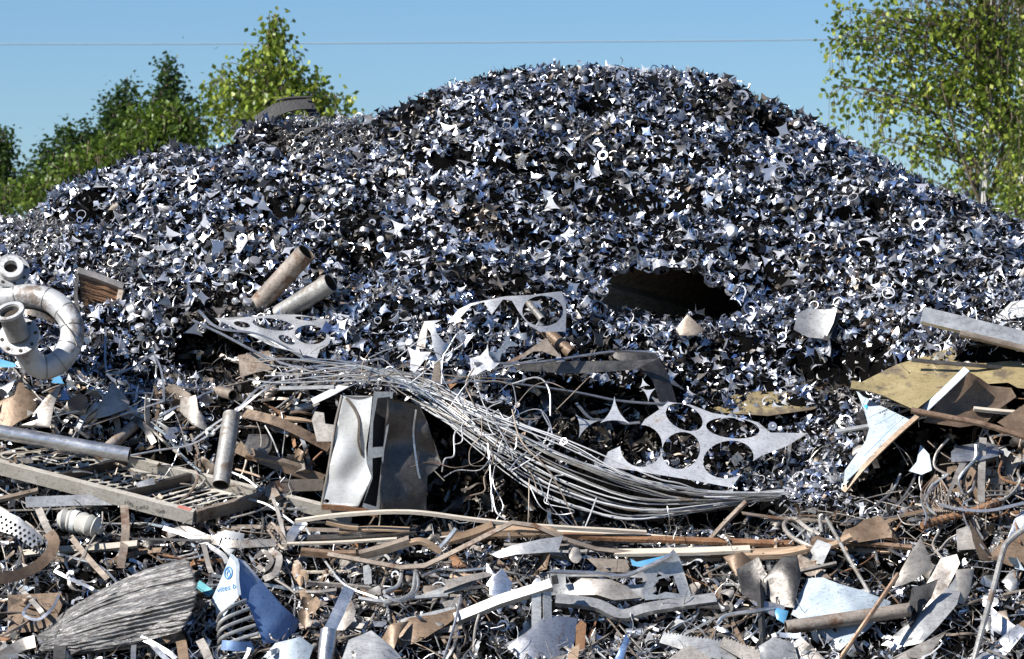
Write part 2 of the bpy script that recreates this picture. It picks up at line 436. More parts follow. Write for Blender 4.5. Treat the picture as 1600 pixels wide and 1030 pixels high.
def pip(poly, X, Y):
    x0 = np.array([p[0] for p in poly]); y0 = np.array([p[1] for p in poly]); x1 = np.roll(x0, -1); y1 = np.roll(y0, -1)
    ins = np.zeros(len(X), bool)
    for a, b, c, d in zip(x0, y0, x1, y1):
        cond = ((b > Y) != (d > Y)); xx = (c - a) * (Y - b) / ((d - b) if abs(d - b) > 1e-12 else 1e-12) + a
        ins ^= cond & (X < xx)
    return ins

def ell(cx, cy, rx, ry, rot=0.0, n=20):
    c, s_ = math.cos(rot), math.sin(rot)
    return [(cx + rx * math.cos(a) * c - ry * math.sin(a) * s_, cy + rx * math.cos(a) * s_ + ry * math.sin(a) * c) for a in [2 * math.pi * i / n for i in range(n)]]

def plate(outline, holes, fmap, back, res):
    """flat 2-D outline with holes -> bent solid plate; fmap(x,y) front point, back(x,y) rear point"""
    vs = []; es = []
    for poly in [outline] + holes:
        o = len(vs); vs += [Vector(p) for p in poly]; es += [(o + i, o + (i + 1) % len(poly)) for i in range(len(poly))]
    xs = [p[0] for p in outline]; ys = [p[1] for p in outline]
    if res:
        GX, GY = np.meshgrid(np.arange(min(xs) + res * .5, max(xs), res), np.arange(min(ys) + res * .5, max(ys), res))
        GX = GX.ravel(); GY = GY.ravel(); ok = pip(outline, GX, GY)
        for h in holes: ok &= ~pip(h, GX, GY)
        vs += [Vector((a, b)) for a, b in zip(GX[ok], GY[ok])]
    r = geometry.delaunay_2d_cdt(vs, es, [], 0, 1e-4)
    v2 = r[0]; tr = [f for f in r[2] if len(f) == 3]
    cx = np.array([(v2[a].x + v2[b].x + v2[c].x) / 3 for a, b, c in tr]); cy = np.array([(v2[a].y + v2[b].y + v2[c].y) / 3 for a, b, c in tr])
    ok = pip(outline, cx, cy)
    for h in holes: ok &= ~pip(h, cx, cy)
    tr = [f for f, k in zip(tr, ok) if k]
    used = sorted({i for f in tr for i in f}); ix = {u: k for k, u in enumerate(used)}
    tr = [tuple(ix[i] for i in f) for f in tr]; N = len(used)
    V = [fmap(v2[u].x, v2[u].y) for u in used] + [back(v2[u].x, v2[u].y) for u in used]
    cnt = {}
    for f in tr:
        for i in range(3):
            cnt.setdefault(frozenset((f[i], f[(i + 1) % 3])), []).append((f[i], f[(i + 1) % 3]))
    Fs = list(tr) + [tuple(i + N for i in reversed(f)) for f in tr]
    for k, l in cnt.items():
        if len(l) == 1:
            a, b = l[0]; Fs.append((b, a, a + N, b + N))
    return V, Fs

class Cut:
    """an irregular sheet with its own outline, lying at the scrap surface, tilted by a (to the right) and b (upwards), bowed and dented"""
    def __init__(s, outline, holes=(), off=.05, a=0., b=1.0, bow=0., bdir=0., dent=0.0, dsc=8., th=.004, res=None, seed=None, Y=None, smooth_outline=0):
        s.out = [tuple(p) for p in outline]
        if smooth_outline: s.out = closed(s.out, smooth_outline)
        s.holes = [list(h) for h in holes]
        xs = [p[0] for p in s.out]; ys = [p[1] for p in s.out]
        s.cx = (min(xs) + max(xs)) / 2; s.cy = (min(ys) + max(ys)) / 2; s.w = max(max(xs) - min(xs), max(ys) - min(ys)) / 2 + 1e-6
        s.Y = (depth(s.cx, s.cy) - off - (.04 if s.cy > 600 else 0)) if Y is None else Y
        s.a, s.b, s.bow, s.bd, s.dent, s.dsc, s.th = a, b, bow, bdir, dent, dsc, th
        s.seed = R.uniform(0, 99) if seed is None else seed
        s.res = res if res is not None else (max(4, s.w / 5) if (bow or dent) else None)
    def y(s, px, py):
        u = (px - s.cx) / 250; v = (s.cy - py) / 250
        k = (u * math.cos(s.bd) + v * math.sin(s.bd)) * 250 / s.w
        d = s.Y + s.a * u + s.b * v + s.bow * (k * k - .4)
        if s.dent: d += s.dent * noise.fractal(Vector((u * s.dsc * .5 + s.seed, v * s.dsc * .5, s.seed)), 1.0, 2.0, 2)
        return d
    def pt(s, px, py, lift=0.0): return Q(px, py, s.y(px, py) - lift)
    def geo(s):
        return plate(s.out, s.holes, lambda x, y: s.pt(x, y), lambda x, y: s.pt(x, y, -s.th), s.res)

def sheet(name, label, cat, outline, m, holes=(), phrase=None, group=None, parent=None, smooth=True, **k):
    c = Cut(outline, holes, **k)
    o = add(name, c.geo(), m, label, cat, group, parent=parent, smooth=smooth, sharp=.7)
    if phrase: land(phrase, c.cx, c.cy)
    return o, c

def path(pts, off=0.05):
    return [P(p[0], p[1], p[2] if len(p) > 2 else off) for p in pts]

def wire(name, label, cat, pts, r, m, off=.06, k=6, phrase=None, group=None, parent=None, n=7, Ys=None):
    p3 = [Q(a[0], a[1], y) for a, y in zip(pts, Ys)] if Ys else path(pts, off)
    sp = spline(p3, k) if k > 1 else p3
    o = add(name, tube(sp, r, n), m, label, cat, group, parent=parent)
    if phrase: land(phrase, sum(p[0] for p in pts) / len(pts), sum(p[1] for p in pts) / len(pts))
    return o

def band(name, label, cat, pts, wd, m, off=.06, th=.005, k=5, phrase=None, group=None, parent=None, up=Vector((0, -.6, .8)), twist=0., twist0=0., wfun=None, Ys=None):
    p3 = [Q(a[0], a[1], y) for a, y in zip(pts, Ys)] if Ys else path(pts, off)
    sp = spline(p3, k) if k > 1 else p3
    o = add(name, strip(sp, wd, th, up, twist, wfun, twist0), m, label, cat, group, parent=parent, sharp=.5)
    if phrase: land(phrase, sum(p[0] for p in pts) / len(pts), sum(p[1] for p in pts) / len(pts))
    return o

def pipe(name, label, cat, a, b, r, m, offa=.08, offb=.08, wall=.006, n=20, phrase=None, Ya=None, Yb=None, mid=None, lining='dark_inside', corr=0):
    pa = Q(a[0], a[1], Ya) if Ya is not None else P(a[0], a[1], offa); pb = Q(b[0], b[1], Yb) if Yb is not None else P(b[0], b[1], offb)
    t = thing(name, label, cat, Vector((pa.x, pa.y, min(pa.z, pb.z))))
    N = 28 if corr else 8
    pts = [pa.lerp(pb, i / N) for i in range(N + 1)]
    rs = [r * (1 + .012 * noise.noise(p * 9)) * (1 - (corr * .5 if corr and i % 2 else 0)) for i, p in enumerate(pts)]
    sh_ = add('shell', tube(pts, rs, n, wall=wall), m, parent=t)
    d = (pb - pa).normalized()
    add('lining', tube([pa + d * .004, pb - d * .004], r - wall - .0015, n, wall=.001), lining, parent=t)
    if phrase: land(phrase, (a[0] + b[0]) / 2, (a[1] + b[1]) / 2)
    return t

def textmesh(txt, size=1.0):
    c = bpy.data.curves.new('lettering', 'FONT'); c.body = txt; c.size = size
    o = bpy.data.objects.new('lettering', c); COL.objects.link(o)
    dg = bpy.context.evaluated_depsgraph_get(); me = bpy.data.meshes.new_from_object(o.evaluated_get(dg))
    V = [(v.co.x, v.co.y) for v in me.vertices]; Fs = [tuple(p.vertices) for p in me.polygons]
    bpy.data.objects.remove(o); bpy.data.meshes.remove(me); bpy.data.curves.remove(c)
    return V, Fs

# ================================================================== THE SETTING
def gheight(x, y): return -0.08
gs = 900.0
o = add('ground', ([(-gs, -gs, -.08), (gs, -gs, -.08), (gs, gs, -.08), (-gs, gs, -.08)], [(0, 1, 2, 3)]), 'gravel_ground', kind='structure', smooth=False)

# mouth of the buried drum, in the slope
MC = (1042, 468); MRX, MRY = 116, 53
def mouth_k(a): return 1 + .05 * np.sin(3 * a + 1.2) + .05 * np.sin(5 * a + .4) + .03 * np.sin(9 * a)
def in_mouth(px, py, k=1.0):
    u = (px - MC[0]) / (MRX * k); v = (py - MC[1] - u * 8) / (MRY * k)
    return u * u + v * v < mouth_k(math.atan2(v, u)) ** 2

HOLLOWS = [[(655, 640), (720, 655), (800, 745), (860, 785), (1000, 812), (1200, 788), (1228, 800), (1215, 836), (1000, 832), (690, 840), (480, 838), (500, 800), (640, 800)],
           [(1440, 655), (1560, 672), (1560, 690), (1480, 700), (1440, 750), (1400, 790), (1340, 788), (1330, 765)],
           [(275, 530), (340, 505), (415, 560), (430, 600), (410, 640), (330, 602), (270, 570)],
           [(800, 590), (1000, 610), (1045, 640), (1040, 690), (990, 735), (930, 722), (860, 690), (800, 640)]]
def in_hollow(px, py):
    px = np.asarray(px, float); py = np.asarray(py, float); r = np.zeros(px.shape, bool)
    for h in HOLLOWS: r |= pip(h, px.ravel(), py.ravel()).reshape(px.shape)
    return r
# core of the heap: what the pieces lie on
ny, nx = Z.shape
idx = np.arange(ny * nx).reshape(ny, nx)
qx = ((XX[:-1, :-1] + XX[1:, 1:]) / 2); qy = (YY[:-1, :-1] + YY[1:, 1:]) / 2; qz = (Z[:-1, :-1] + Z[1:, 1:]) / 2
ppx, ppy = proj(qx, qy, qz)
uu = (ppx - MC[0]) / MRX; vv = (ppy - MC[1] - uu * 8) / MRY
keep = ~((uu * uu + vv * vv < .93 * mouth_k(np.arctan2(vv, uu)) ** 2) & (qy > .2) & (qy < 3))
keep &= ~(in_hollow(ppx, ppy) & (qy < 1.0) & (qy > -1.2))
quads = np.stack([idx[:-1, :-1], idx[:-1, 1:], idx[1:, 1:], idx[1:, :-1]], -1)[keep]
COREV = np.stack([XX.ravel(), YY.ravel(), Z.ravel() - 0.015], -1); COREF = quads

# ================================================================== BIG PIECES, TOP TO BOTTOM
# buried drum
mouth = []
for i in range(40):
    a = 2 * math.pi * i / 40
    k_ = 1.04 * float(mouth_k(a)); px = MC[0] + MRX * math.cos(a) * k_; py = MC[1] + MRY * math.sin(a) * k_ + math.cos(a) * k_ * 8
    mouth.append(P(px, py, -.01))
dd = Vector((.75, .95, -.18))
t = thing('buried_drum', 'dark open drum buried in the slope, its streaked mouth facing out', 'drum', sum(mouth, Vector()) / 40)
V = []; Fs = []
for k in range(9):
    for p in mouth: V.append(p + dd * (1.3 * k / 8))
for k in range(9):
    c = sum(mouth, Vector()) / 40
for k in range(8):
    for j in range(40):
        a, b = k * 40 + j, k * 40 + (j + 1) % 40; Fs.append((a, a + 40, b + 40, b))
Fs.append(tuple(8 * 40 + j for j in range(40)))
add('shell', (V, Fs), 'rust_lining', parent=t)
land('buried drum', *MC); box(925, 420, 1155, 515)

# arched strip on the ridge
arch = [(398, 186), (425, 168), (452, 159), (478, 157)]
t = thing('arched_guard', 'dark ribbed metal guard arched over the top of the left ridge', 'guard', Q(450, 190, 3.0))
for k in range(4):
    p3 = [Q(a + k * 3.2, b + k * 3.5, 2.95 - k * .03) for a, b in arch]
    add('rib', strip(spline(p3, 5), .03, .012, twist0=.5), 'black_rubber', parent=t)
add('top_rail', tube(spline([Q(432, 157, 2.95), (Q(455, 153, 2.95)), Q(484, 152, 2.95)], 4), .009, 8), 'dark_steel', parent=t)
add('end_plate', Cut([(468, 156), (486, 154), (500, 180), (484, 184), (474, 166)], th=.012, Y=2.93).geo(), 'black_rubber', parent=t)
add('tooth_row', strip(spline([Q(437, 170, 2.94), Q(460, 169, 2.94), Q(476, 164, 2.94)], 3), .018, .008), 'rust', parent=t)
land('arched guard on the ridge', 450, 170)

# two pipes
pipe('rusty_pipe', 'rust brown pipe with a ragged open end jutting up from the heap', 'pipe', (402, 478), (479, 394), .066, 'rusty_pipe', Ya=depth(402, 478) + .03, Yb=depth(402, 478) - .16, phrase='rusty pipe')
pipe('grey_pipe', 'grey round pipe with a clean open end below the rust brown pipe', 'pipe', (436, 492), (517, 442), .064, 'grey_pipe', Ya=depth(436, 492) + .03, Yb=depth(436, 492) - .16, phrase='grey pipe')
box(395, 380, 530, 490)

# flanged pipe bend
def bolts(c, n, r, k, rb, th, parent, m='dark_inside'):
    n = Vector(n).normalized(); u = n.cross(Vector((0, 0, 1))).normalized(); v = n.cross(u)
    for i in range(k):
        a = 2 * math.pi * (i + .3) / k
        add('bolt_hole', disc(c + (u * math.cos(a) + v * math.sin(a)) * r + n * .002, n, rb, th, 10), m, parent=parent)
Yb = .05
bend = [Q(-70, 440, .2), Q(-5, 466, .12), Q(40, 462, .08), Q(80, 470, .02), Q(108, 497, -.05), Q(112, 530, -.12), Q(96, 562, -.18), Q(70, 574, -.2), Q(50, 565, -.24), Q(40, 545, -.3), Q(33, 528, -.36)]
t = thing('flanged_pipe', 'mottled grey pipe bent in a hook, ending in a bolted flange', 'pipe', Q(60, 590, -.15))
sb = spline(bend, 6)
add('bent_body', tube(sb, [.075 * (1 + .03 * noise.noise(p * 7)) for p in sb], 22), 'cast_grey', parent=t)
nf = Vector((-.12, -.85, .5)).normalized()
fc = Q(30, 527, -.39)
for k in (10, 17, 22, 27, 32, 37, 42):
    add('weld_seam', disc(sb[k], sb[k + 1] - sb[k - 1], .0785, .007, 24), 'grey_pipe', parent=t)
fl_ = add('flange', disc(fc, nf, .130, .022, 40, hole=.05), 'cast_grey', parent=t)
bolts(fc + nf * .011, nf, .106, 8, .011, .006, fl_)
nk = [fc + nf * .01, fc + nf * .06 + Vector((-.015, 0, .04)), fc + nf * .13 + Vector((-.03, 0, .09))]
nk_ = add('neck', tube(spline(nk, 4), .072, 24, wall=.012), 'grey_pipe', parent=t)
add('lip', disc(nk[-1], (nk[-1] - nk[1]), .094, .02, 32, hole=.066), 'cast_grey', parent=nk_)
add('bore', disc(nk[-1] - (nk[-1] - nk[1]).normalized() * .03, nk[-1] - nk[1], .064, .004, 24), 'dark_inside', parent=t)
sw = [Q(90, 470, -.05), Q(84, 480, -.06), Q(97, 500, -.12), Q(112, 520, -.2), Q(121, 541, -.25)]
add('seam_wire', tube(spline(sw, 4), .006, 6), 'dark_steel', parent=t)
land('flanged pipe bend', 60, 520); box(-20, 395, 132, 592)
t = thing('pipe_flange', 'pale round flange with a dark bore above the hooked pipe', 'flange', Q(18, 450, .1))
c2 = Q(17, 424, .12); n2 = Vector((.1, -.86, .5)).normalized()
fl2 = add('flange_plate', disc(c2, n2, .118, .02, 36, hole=.05), 'cast_grey', parent=t)
add('collar_ring', disc(c2 + n2 * .035, n2, .078, .05, 32, hole=.044), 'cast_grey', parent=t)
add('bore', disc(c2 + n2 * .01, n2, .046, .01, 24), 'dark_inside', parent=t)
bolts(c2 + n2 * .01, n2, .098, 8, .010, .006, fl2)
land('round pale flange', 18, 424)
sheet('bent_trough', 'dark green grey trough sheet inside the crook of the hooked pipe', 'sheet scrap', [(20, 470), (70, 476), (94, 500), (92, 507), (45, 492), (25, 488)], 'dark_steel', Y=.05, b=.6, bow=.05)

# rusty mesh radiator
t = thing('rusty_radiator', 'rusty brown mesh radiator core in a pale bent frame', 'radiator', P(155, 512))
c = Cut([(122, 428), (186, 452), (182, 500), (164, 512), (142, 498), (128, 470)], off=.14, a=.25, b=.3, dent=.06, th=.03)
mc_ = add('mesh_core', c.geo(), 'rust', parent=t)
add('top_frame', strip([c.pt(121, 424, .01), c.pt(150, 433, .01), c.pt(192, 449, .01)], .05, .03, up=Vector((.2, -.7, .6))), 'pale_alloy', parent=t)
add('side_frame', strip([c.pt(190, 452, .01), c.pt(184, 480, .01), c.pt(172, 513, .01)], .035, .03), 'warm_alloy', parent=t)
add('left_frame', strip([c.pt(121, 426, .0), c.pt(118, 460, 0), c.pt(122, 490, 0)], .025, .03), 'dark_steel', parent=t)
for k in range(7):
    u = k / 6
    add('fin', strip([c.pt(126 + 3 * u, 440 + 58 * u * .9, .006), c.pt(184 - 14 * u, 460 + 48 * u, .006)], .004, .006), 'brown_sheet', parent=mc_)
land('rusty radiator', 155, 470); box(112, 418, 195, 512)

# left scraps
sheet('curved_bracket', 'pale L shaped plate curling up at its point beside the hooked pipe', 'sheet scrap', [(98, 598), (84, 634), (78, 668), (20, 668), (60, 655), (58, 645), (50, 648), (72, 620)], 'pale_alloy', off=.16, b=.4, a=-.3, bow=.05, phrase='pale L shaped plate')
sheet('dark_plate', 'dark rust stained curved plate at the far left edge under the pipe', 'sheet scrap', [(-10, 630), (22, 618), (34, 584), (38, 605), (64, 622), (48, 650), (10, 672), (-10, 660)], 'brown_sheet', off=.12, b=.5, bow=.08)
sheet('torn_sheet', 'torn dull beige sheet fanned out below the rusty radiator', 'sheet scrap', [(147, 655), (155, 632), (176, 598), (190, 612), (203, 628), (198, 640), (170, 650)], 'pale_alloy', off=.12, b=.9, bow=.05, dent=.04, phrase='torn beige sheet')
pipe('short_tube', 'short pale tube lying open end right beside the torn beige sheet', 'tube', (108, 634), (140, 642), .042, 'pale_alloy', offa=.06, offb=.12)
sheet('curled_sheet', 'grey sheet curled like half a tube right of the torn beige sheet', 'sheet scrap', [(282, 622), (306, 617), (310, 640), (323, 664), (322, 674), (300, 664), (280, 642)], 'pale_alloy', off=.14, a=-.5, b=.3, bow=.09, phrase='curled grey sheet')
pipe('short_tube', 'short tube with dark mouth under the black hollow left of the box', 'tube', (338, 610), (364, 618), .036, 'warm_alloy', offa=.05, offb=.12)
sheet('blue_sheet', 'sky blue painted flat sheet under the flanged pipe', 'sheet scrap', [(-10, 558), (28, 569), (22, 574), (-10, 574)], 'sky_blue_paint', off=.1, b=.6, Y=-.1)
sheet('blue_triangle', 'light blue triangular plate standing right of the L shaped plate', 'sheet scrap', [(90, 580), (100, 600), (80, 598)], 'sky_blue_paint', off=.15, b=.2)
sheet('blue_triangle', 'small deep blue triangular plate between the L plate and the short tube', 'sheet scrap', [(98, 606), (110, 624), (92, 626)], 'blue_paint_and_sky_shade', off=.15, b=.2)

# shiny tube and friends
pipe('steel_tube', 'long bright steel tube running in from the left edge', 'tube', (-40, 668), (202, 711), .046, 'steel', Ya=-.38, Yb=-.45, phrase='long bright tube')
pipe('corrugated_hose', 'short ribbed rusty hose end above the long bright tube', 'hose', (210, 664), (168, 700), .036, 'rusty_pipe', offa=.08, offb=.16, corr=.12)
pipe('downpipe', 'upright mottled pipe with ringed top and dark open foot', 'pipe', (362, 648), (345, 758), .054, 'grey_pipe', Ya=-.32, Yb=-.62, phrase='upright mottled pipe')
for yy in (664, 676, 688): pass
box(325, 640, 375, 770); box(-20, 660, 205, 722)
wire('flat_washer', 'white flat washer at the top of the upright mottled pipe', 'washer', [(329 + 6 * math.cos(a), 675 + 5 * math.sin(a)) for a in [i * math.pi / 4 for i in range(9)]], .011, 'white_enamel', off=.22, k=2)

# grating tray
A_, B_, C_, D_ = Q(-60, 714, -.34), Q(303, 808, -.66), Q(420, 776, -.30), Q(57, 685, .0)
def tray(u, v, h=0.0):
    p = (A_ * (1 - u) + B_ * u) * (1 - v) + (D_ * (1 - u) + C_ * u) * v
    return p + trn * h
trn = (B_ - A_).cross(D_ - A_).normalized()
if trn.z < 0: trn = -trn
t = thing('grating_tray', 'beige painted steel frame with punched grating panels at left', 'grating', B_.copy())
def bar3(a, b, wd, h, off=0): 
    return strip([a.lerp(b, i / 4) for i in range(5)], wd, h, up=trn)
rail = add('front_rail', bar3(tray(-.05, 0), tray(1, 0), .045, .088), 'beige_paint', parent=t)
add('end_rail', bar3(tray(1, .02), tray(1, 1.25), .03, .085), 'warm_alloy', parent=t)
add('rear_rail', bar3(tray(-.05, 1), tray(1.35, 1), .04, .08), 'beige_paint', parent=t)
for u in (.40, .675): add('cross_bar', bar3(tray(u, .05), tray(u, .97), .022, .075), 'dark_steel', parent=t)
for (u0, u1, pattern) in ((.02, .385, 0), (.415, .66, 0), (.70, .975, 1)):
    ol = [(u0, .14), (u1, .10), (u1, .93), (u0, .93)]
    hs = []
    nu = 6 if pattern == 0 else 7
    for i in range(nu):
        for j in range(4 if pattern == 0 else 2):
            uc = u0 + (u1 - u0) * (i + .5 + (.25 if j % 2 else -.0) * (pattern == 0)) / (nu + .3)
            vc = .22 + .66 * (j + .4) / (4 if pattern == 0 else 2)
            hs.append(ell(uc, vc, (u1 - u0) / nu * .40, .085 if pattern == 0 else .2, 0, 8))
    add('grating_panel', plate(ol, hs, lambda x, y: tray(x, y, -.02), lambda x, y: tray(x, y, -.026), None), 'beige_paint', parent=t)
# scrawled number on the front face of the rail
tv, tf = textmesh('100-5402  -  98', 1.0)
mxx = max(v[0] for v in tv)
ff = (B_ - A_).normalized(); outn = (D_ - A_); outn = -(outn - ff * outn.dot(ff)).normalized()
base = tray(.705, 0) - trn * .022 + outn * .0232
V = [base + ff * (x / mxx * .27) + trn * (y * .034 + .012 * math.sin(x * 2.3) - .004) + outn * .001 for x, y in tv]
add('scrawled_number', (V, tf), 'pencil_grey', parent=rail, smooth=False)
add('red_mark', strip([tray(.93, 0) + trn * .0455, tray(.985, 0) + trn * .0455], .035, .001, up=trn), 'red_paint', parent=rail)
for i in range(26):
    u, v = R.uniform(.15, 1.0), R.uniform(.05, .95); a = R.uniform(0, 6.28); L = R.uniform(.04, .16)
    ex, ey = (B_ - A_).normalized() * L, (D_ - A_).normalized() * L; c0 = tray(u, v, .012 + .035 * R.random())
    p3 = [c0 + ex * (math.cos(a) * k) + ey * (math.sin(a) * k) + trn * (R.uniform(0, .03) + .03 * k * k) for k in (-.5, 0, .5)]
    o = add('metal_strip', strip(spline(p3, 4), R.choice([.008, .015, .03, .045]), .003, up=trn, twist=R.uniform(-1, 1)), R.choice(['pale_alloy', 'warm_alloy', 'steel', 'brown_sheet', 'galvanised']), None, 'metal strip', 'strips fallen on the grating tray')
land('grating tray', 200, 760); box(0, 700, 430, 822)

# crushed cabinet
t = thing('crushed_cabinet', 'crushed white steel cabinet standing upright in the middle of the pile', 'cabinet', Q(570, 800, -.55))
cf = Cut([(536, 618), (582, 619), (578, 660), (572, 700), (573, 724), (580, 745), (574, 762), (560, 792), (503, 788), (512, 745), (520, 700), (527, 660)],
         [ell(510, 783, 4.5, 3)], Y=-.52, a=-.55, b=-.05, dent=.10, dsc=5, seed=4.2, th=.005, res=5)
add('front_panel', cf.geo(), 'white_enamel', parent=t, sharp=1.2)
add('fold_seam', strip(spline([cf.pt(541, 622, .006), cf.pt(554, 640, .012), cf.pt(561, 660, .014), cf.pt(560, 690, .012), cf.pt(566, 712, .006)], 4), .014, .008), 'warm_alloy', parent=t)
add('left_return', strip([cf.pt(534, 618, -.02), cf.pt(524, 660, -.02), cf.pt(514, 725, -.02), cf.pt(502, 790, -.02)], .05, .005, up=Vector((1, .2, 0))), 'pale_alloy', parent=t)
cs = Cut([(606, 622), (655, 632), (668, 660), (690, 725), (668, 745), (666, 800), (596, 804), (592, 770), (598, 700)], Y=-.5, a=.8, b=0., dent=.17, dsc=5, seed=1.3, th=.006, res=6)
add('side_panel', cs.geo(), 'dark_steel', parent=t, sharp=1.2)  # dark colour paints the unlit right side of the white cabinet
add('dented_edge', strip(spline([cs.pt(650, 640, .01), cs.pt(646, 680, .012), cs.pt(652, 730, .01), cs.pt(656, 748, .01)], 4), .012, .006), 'steel', parent=t)
fr_ = Cut([(584, 612), (614, 612), (612, 640), (600, 706), (596, 760), (592, 804), (566, 792), (580, 745), (573, 724), (576, 690)],
          [[(590, 622), (610, 620), (606, 650), (599, 698), (582, 699), (583, 660)], [(582, 716), (597, 714), (593, 750), (588, 792), (568, 786), (582, 748)]], Y=-.56, a=.3, b=0, th=.03)
add('door_frame', fr_.geo(), 'galvanised', parent=t, smooth=False)
add('back_panel', Cut([(584, 616), (612, 616), (596, 796), (568, 790)], Y=-.44, a=.3, b=0).geo(), 'black_rubber', parent=t)
add('base_lip', strip([cf.pt(503, 791, 0), cf.pt(545, 794, 0), Q(592, 803, -.55)], .05, .03, up=Vector((0, -.2, 1))), 'rust', parent=t)
land('crushed cabinet', 590, 700); box(496, 608, 700, 806)

# sheets near the cabinet
band('torn_strip', 'white bent sheet strip leaning left of the cabinet top', 'metal strip', [(488, 628), (515, 615), (540, 602)], .06, 'white_enamel', off=.25)
sheet('folded_plate', 'pale folded bracket plate standing left of the cabinet', 'sheet scrap', [(487, 655), (492, 643), (506, 645), (508, 662), (522, 664), (520, 690), (495, 690)], 'pale_alloy', off=.25, b=.1, a=-.2)
band('flat_bar', 'pale flat bar pointing right just left of the cabinet top', 'flat bar', [(436, 607), (522, 605)], .035, 'galvanised', off=.2, k=3)
for i, (pts, m, wd, lb) in enumerate([
    ([(380, 645), (440, 662), (515, 700)], 'brown_sheet', .06, 'brown angle bar sloping down towards the cabinet, upper of the pair'),
    ([(370, 700), (430, 725), (505, 750)], 'brown_sheet', .07, 'brown angle bar sloping down towards the cabinet, lower of the pair'),
    ([(385, 712), (440, 722), (485, 736)], 'warm_alloy', .05, 'tan strip lying on the lower brown angle bar'),
    ([(430, 780), (428, 762), (505, 758)], 'warm_alloy', .075, 'rust speckled beige bar stepping up to the foot of the cabinet')]):
    band('angle_bar', lb, 'angle bar', pts, wd, m, off=.16, th=.03, up=Vector((0, -1, .2)) if i != 2 else Vector((0, -.5, 1)), k=4, phrase='angle bars left of the cabinet' if i == 0 else None)

# perforated sheets
def star(cx, cy, r, n, rot, conc=.32, asp=1.0, k=5, rs=None):
    tips = []
    for i in range(n):
        a = rot + 2 * math.pi * i / n; q = r * (rs[i] if rs else 1)
        tips.append((a, q))
    out = []
    for i in range(n):
        a0, q0 = tips[i]; a1, q1 = tips[(i + 1) % n]
        if i == n - 1: a1 += 2 * math.pi
        p0 = (math.cos(a0) * q0, math.sin(a0) * q0); p1 = (math.cos(a1) * q1, math.sin(a1) * q1)
        am = (a0 + a1) / 2; pm = (math.cos(am) * r * conc * .4, math.sin(am) * r * conc * .4)
        for j in range(k):
            t_ = j / k
            out.append((cx + ((1 - t_) ** 2 * p0[0] + 2 * t_ * (1 - t_) * pm[0] + t_ * t_ * p1[0]), cy + asp * ((1 - t_) ** 2 * p0[1] + 2 * t_ * (1 - t_) * pm[1] + t_ * t_ * p1[1])))
    return out

ps = [(950, 706), (985, 690), (1008, 655), (1030, 640), (1044, 628), (1078, 632), (1112, 645), (1150, 652), (1185, 660), (1204, 676), (1262, 677), (1228, 698), (1190, 712), (1170, 725), (1143, 762), (1080, 750), (1030, 742), (995, 736), (940, 728)]
sheet('perforated_sheet', 'bright offcut sheet with large punched holes lying right of the wire bundle', 'offcut sheet', ps, 'sheet_white',
      [ell(1002, 697, 33, 33, -.6, 24), ell(1069, 652, 31, 19, .45, 20), ell(1064, 704, 31, 28, -.6, 24), ell(1145, 669, 42, 16, .1, 24), ell(1138, 718, 40, 29, -.2, 26)], Y=-.02, a=.35, b=1.3, bow=.07, bdir=.4, dent=.045, dsc=5, th=.008, res=8, phrase='large perforated sheet')
box(940, 635, 1255, 760)
band('sheet_edge', 'thin curved rim strip bridging from the wires to the perforated sheet', 'metal strip', [(690, 598), (760, 596), (830, 603), (905, 614), (965, 626), (1030, 631), (1045, 628)], .016, 'steel', off=.2, th=.008)
sheet('star_offcut', 'sky lit three pointed offcut left of the perforated sheet, upper', 'offcut', star(960, 648, 26, 3, -1.57, rs=[1.1, 1.1, 1.0]), 'sheet_white', Y=.0, b=.5, a=.2)
sheet('star_offcut', 'narrow tapering offcut left of the perforated sheet, lower', 'offcut', star(912, 662, 22, 3, 1.9, rs=[1.1, .9, 1.1]), 'sheet_white', Y=.0, b=.5, a=.3)
band('offcut_arc', 'thin arched offcut rib left of the perforated sheet', 'offcut', [(900, 630), (925, 655), (960, 656), (975, 662), (1000, 660)], .02, 'steel', off=.12)

pu = [(700, 505), (716, 484), (735, 474), (790, 463), (830, 461), (878, 455), (885, 480), (884, 518), (845, 519), (826, 508), (812, 490), (800, 470), (786, 468), (768, 492), (756, 472), (736, 478), (716, 500)]
sheet('perforated_strip', 'pale punched offcut strip with one round hole in the heap centre', 'offcut sheet', pu, 'sheet_white', [ell(848, 486, 32, 24, 0, 28)], off=.22, a=.1, b=.45, bow=.08, th=.005, res=8, phrase='punched strip with one round hole')
box(700, 455, 886, 520)
pipe('small_pipe', 'small dark pipe seen through the hole of the punched strip', 'pipe', (826, 474), (848, 500), .022, 'grey_pipe', offa=.0, offb=.05)
pipe('dark_pipe', 'dark brown pipe leaning below the punched strip', 'pipe', (850, 515), (893, 552), .04, 'brown_sheet', offa=.08, offb=.08)
sheet('star_offcut', 'large white three pointed offcut at the left of the wire tangle', 'offcut', [(637, 542), (652, 550), (674, 550), (664, 562), (648, 582), (640, 578), (642, 560)], 'bright_steel', off=.2, b=.6, a=-.2, smooth_outline=0, phrase='large white offcut')
sheet('curved_offcut', 'blue grey curved offcut blade draped in the wire tangle', 'offcut', [(662, 502), (690, 500), (680, 505), (682, 520), (694, 535), (706, 538), (692, 550), (686, 566), (677, 545), (673, 520)], 'sheet_white', off=.24, b=.4, a=.3, bow=.1, phrase='curved offcut blade')
sheet('curved_offcut', 'warm grey curved offcut hanging left of the blue grey blade', 'offcut', [(663, 502), (668, 512), (664, 545), (650, 545), (656, 520)], 'pale_alloy', off=.22, b=.2, a=-.5)
sheet('curved_offcut', 'dull offcut leg standing below the blue grey blade', 'offcut', [(678, 565), (688, 563), (688, 585), (694, 598), (672, 598), (676, 585)], 'warm_alloy', off=.22, b=.2)
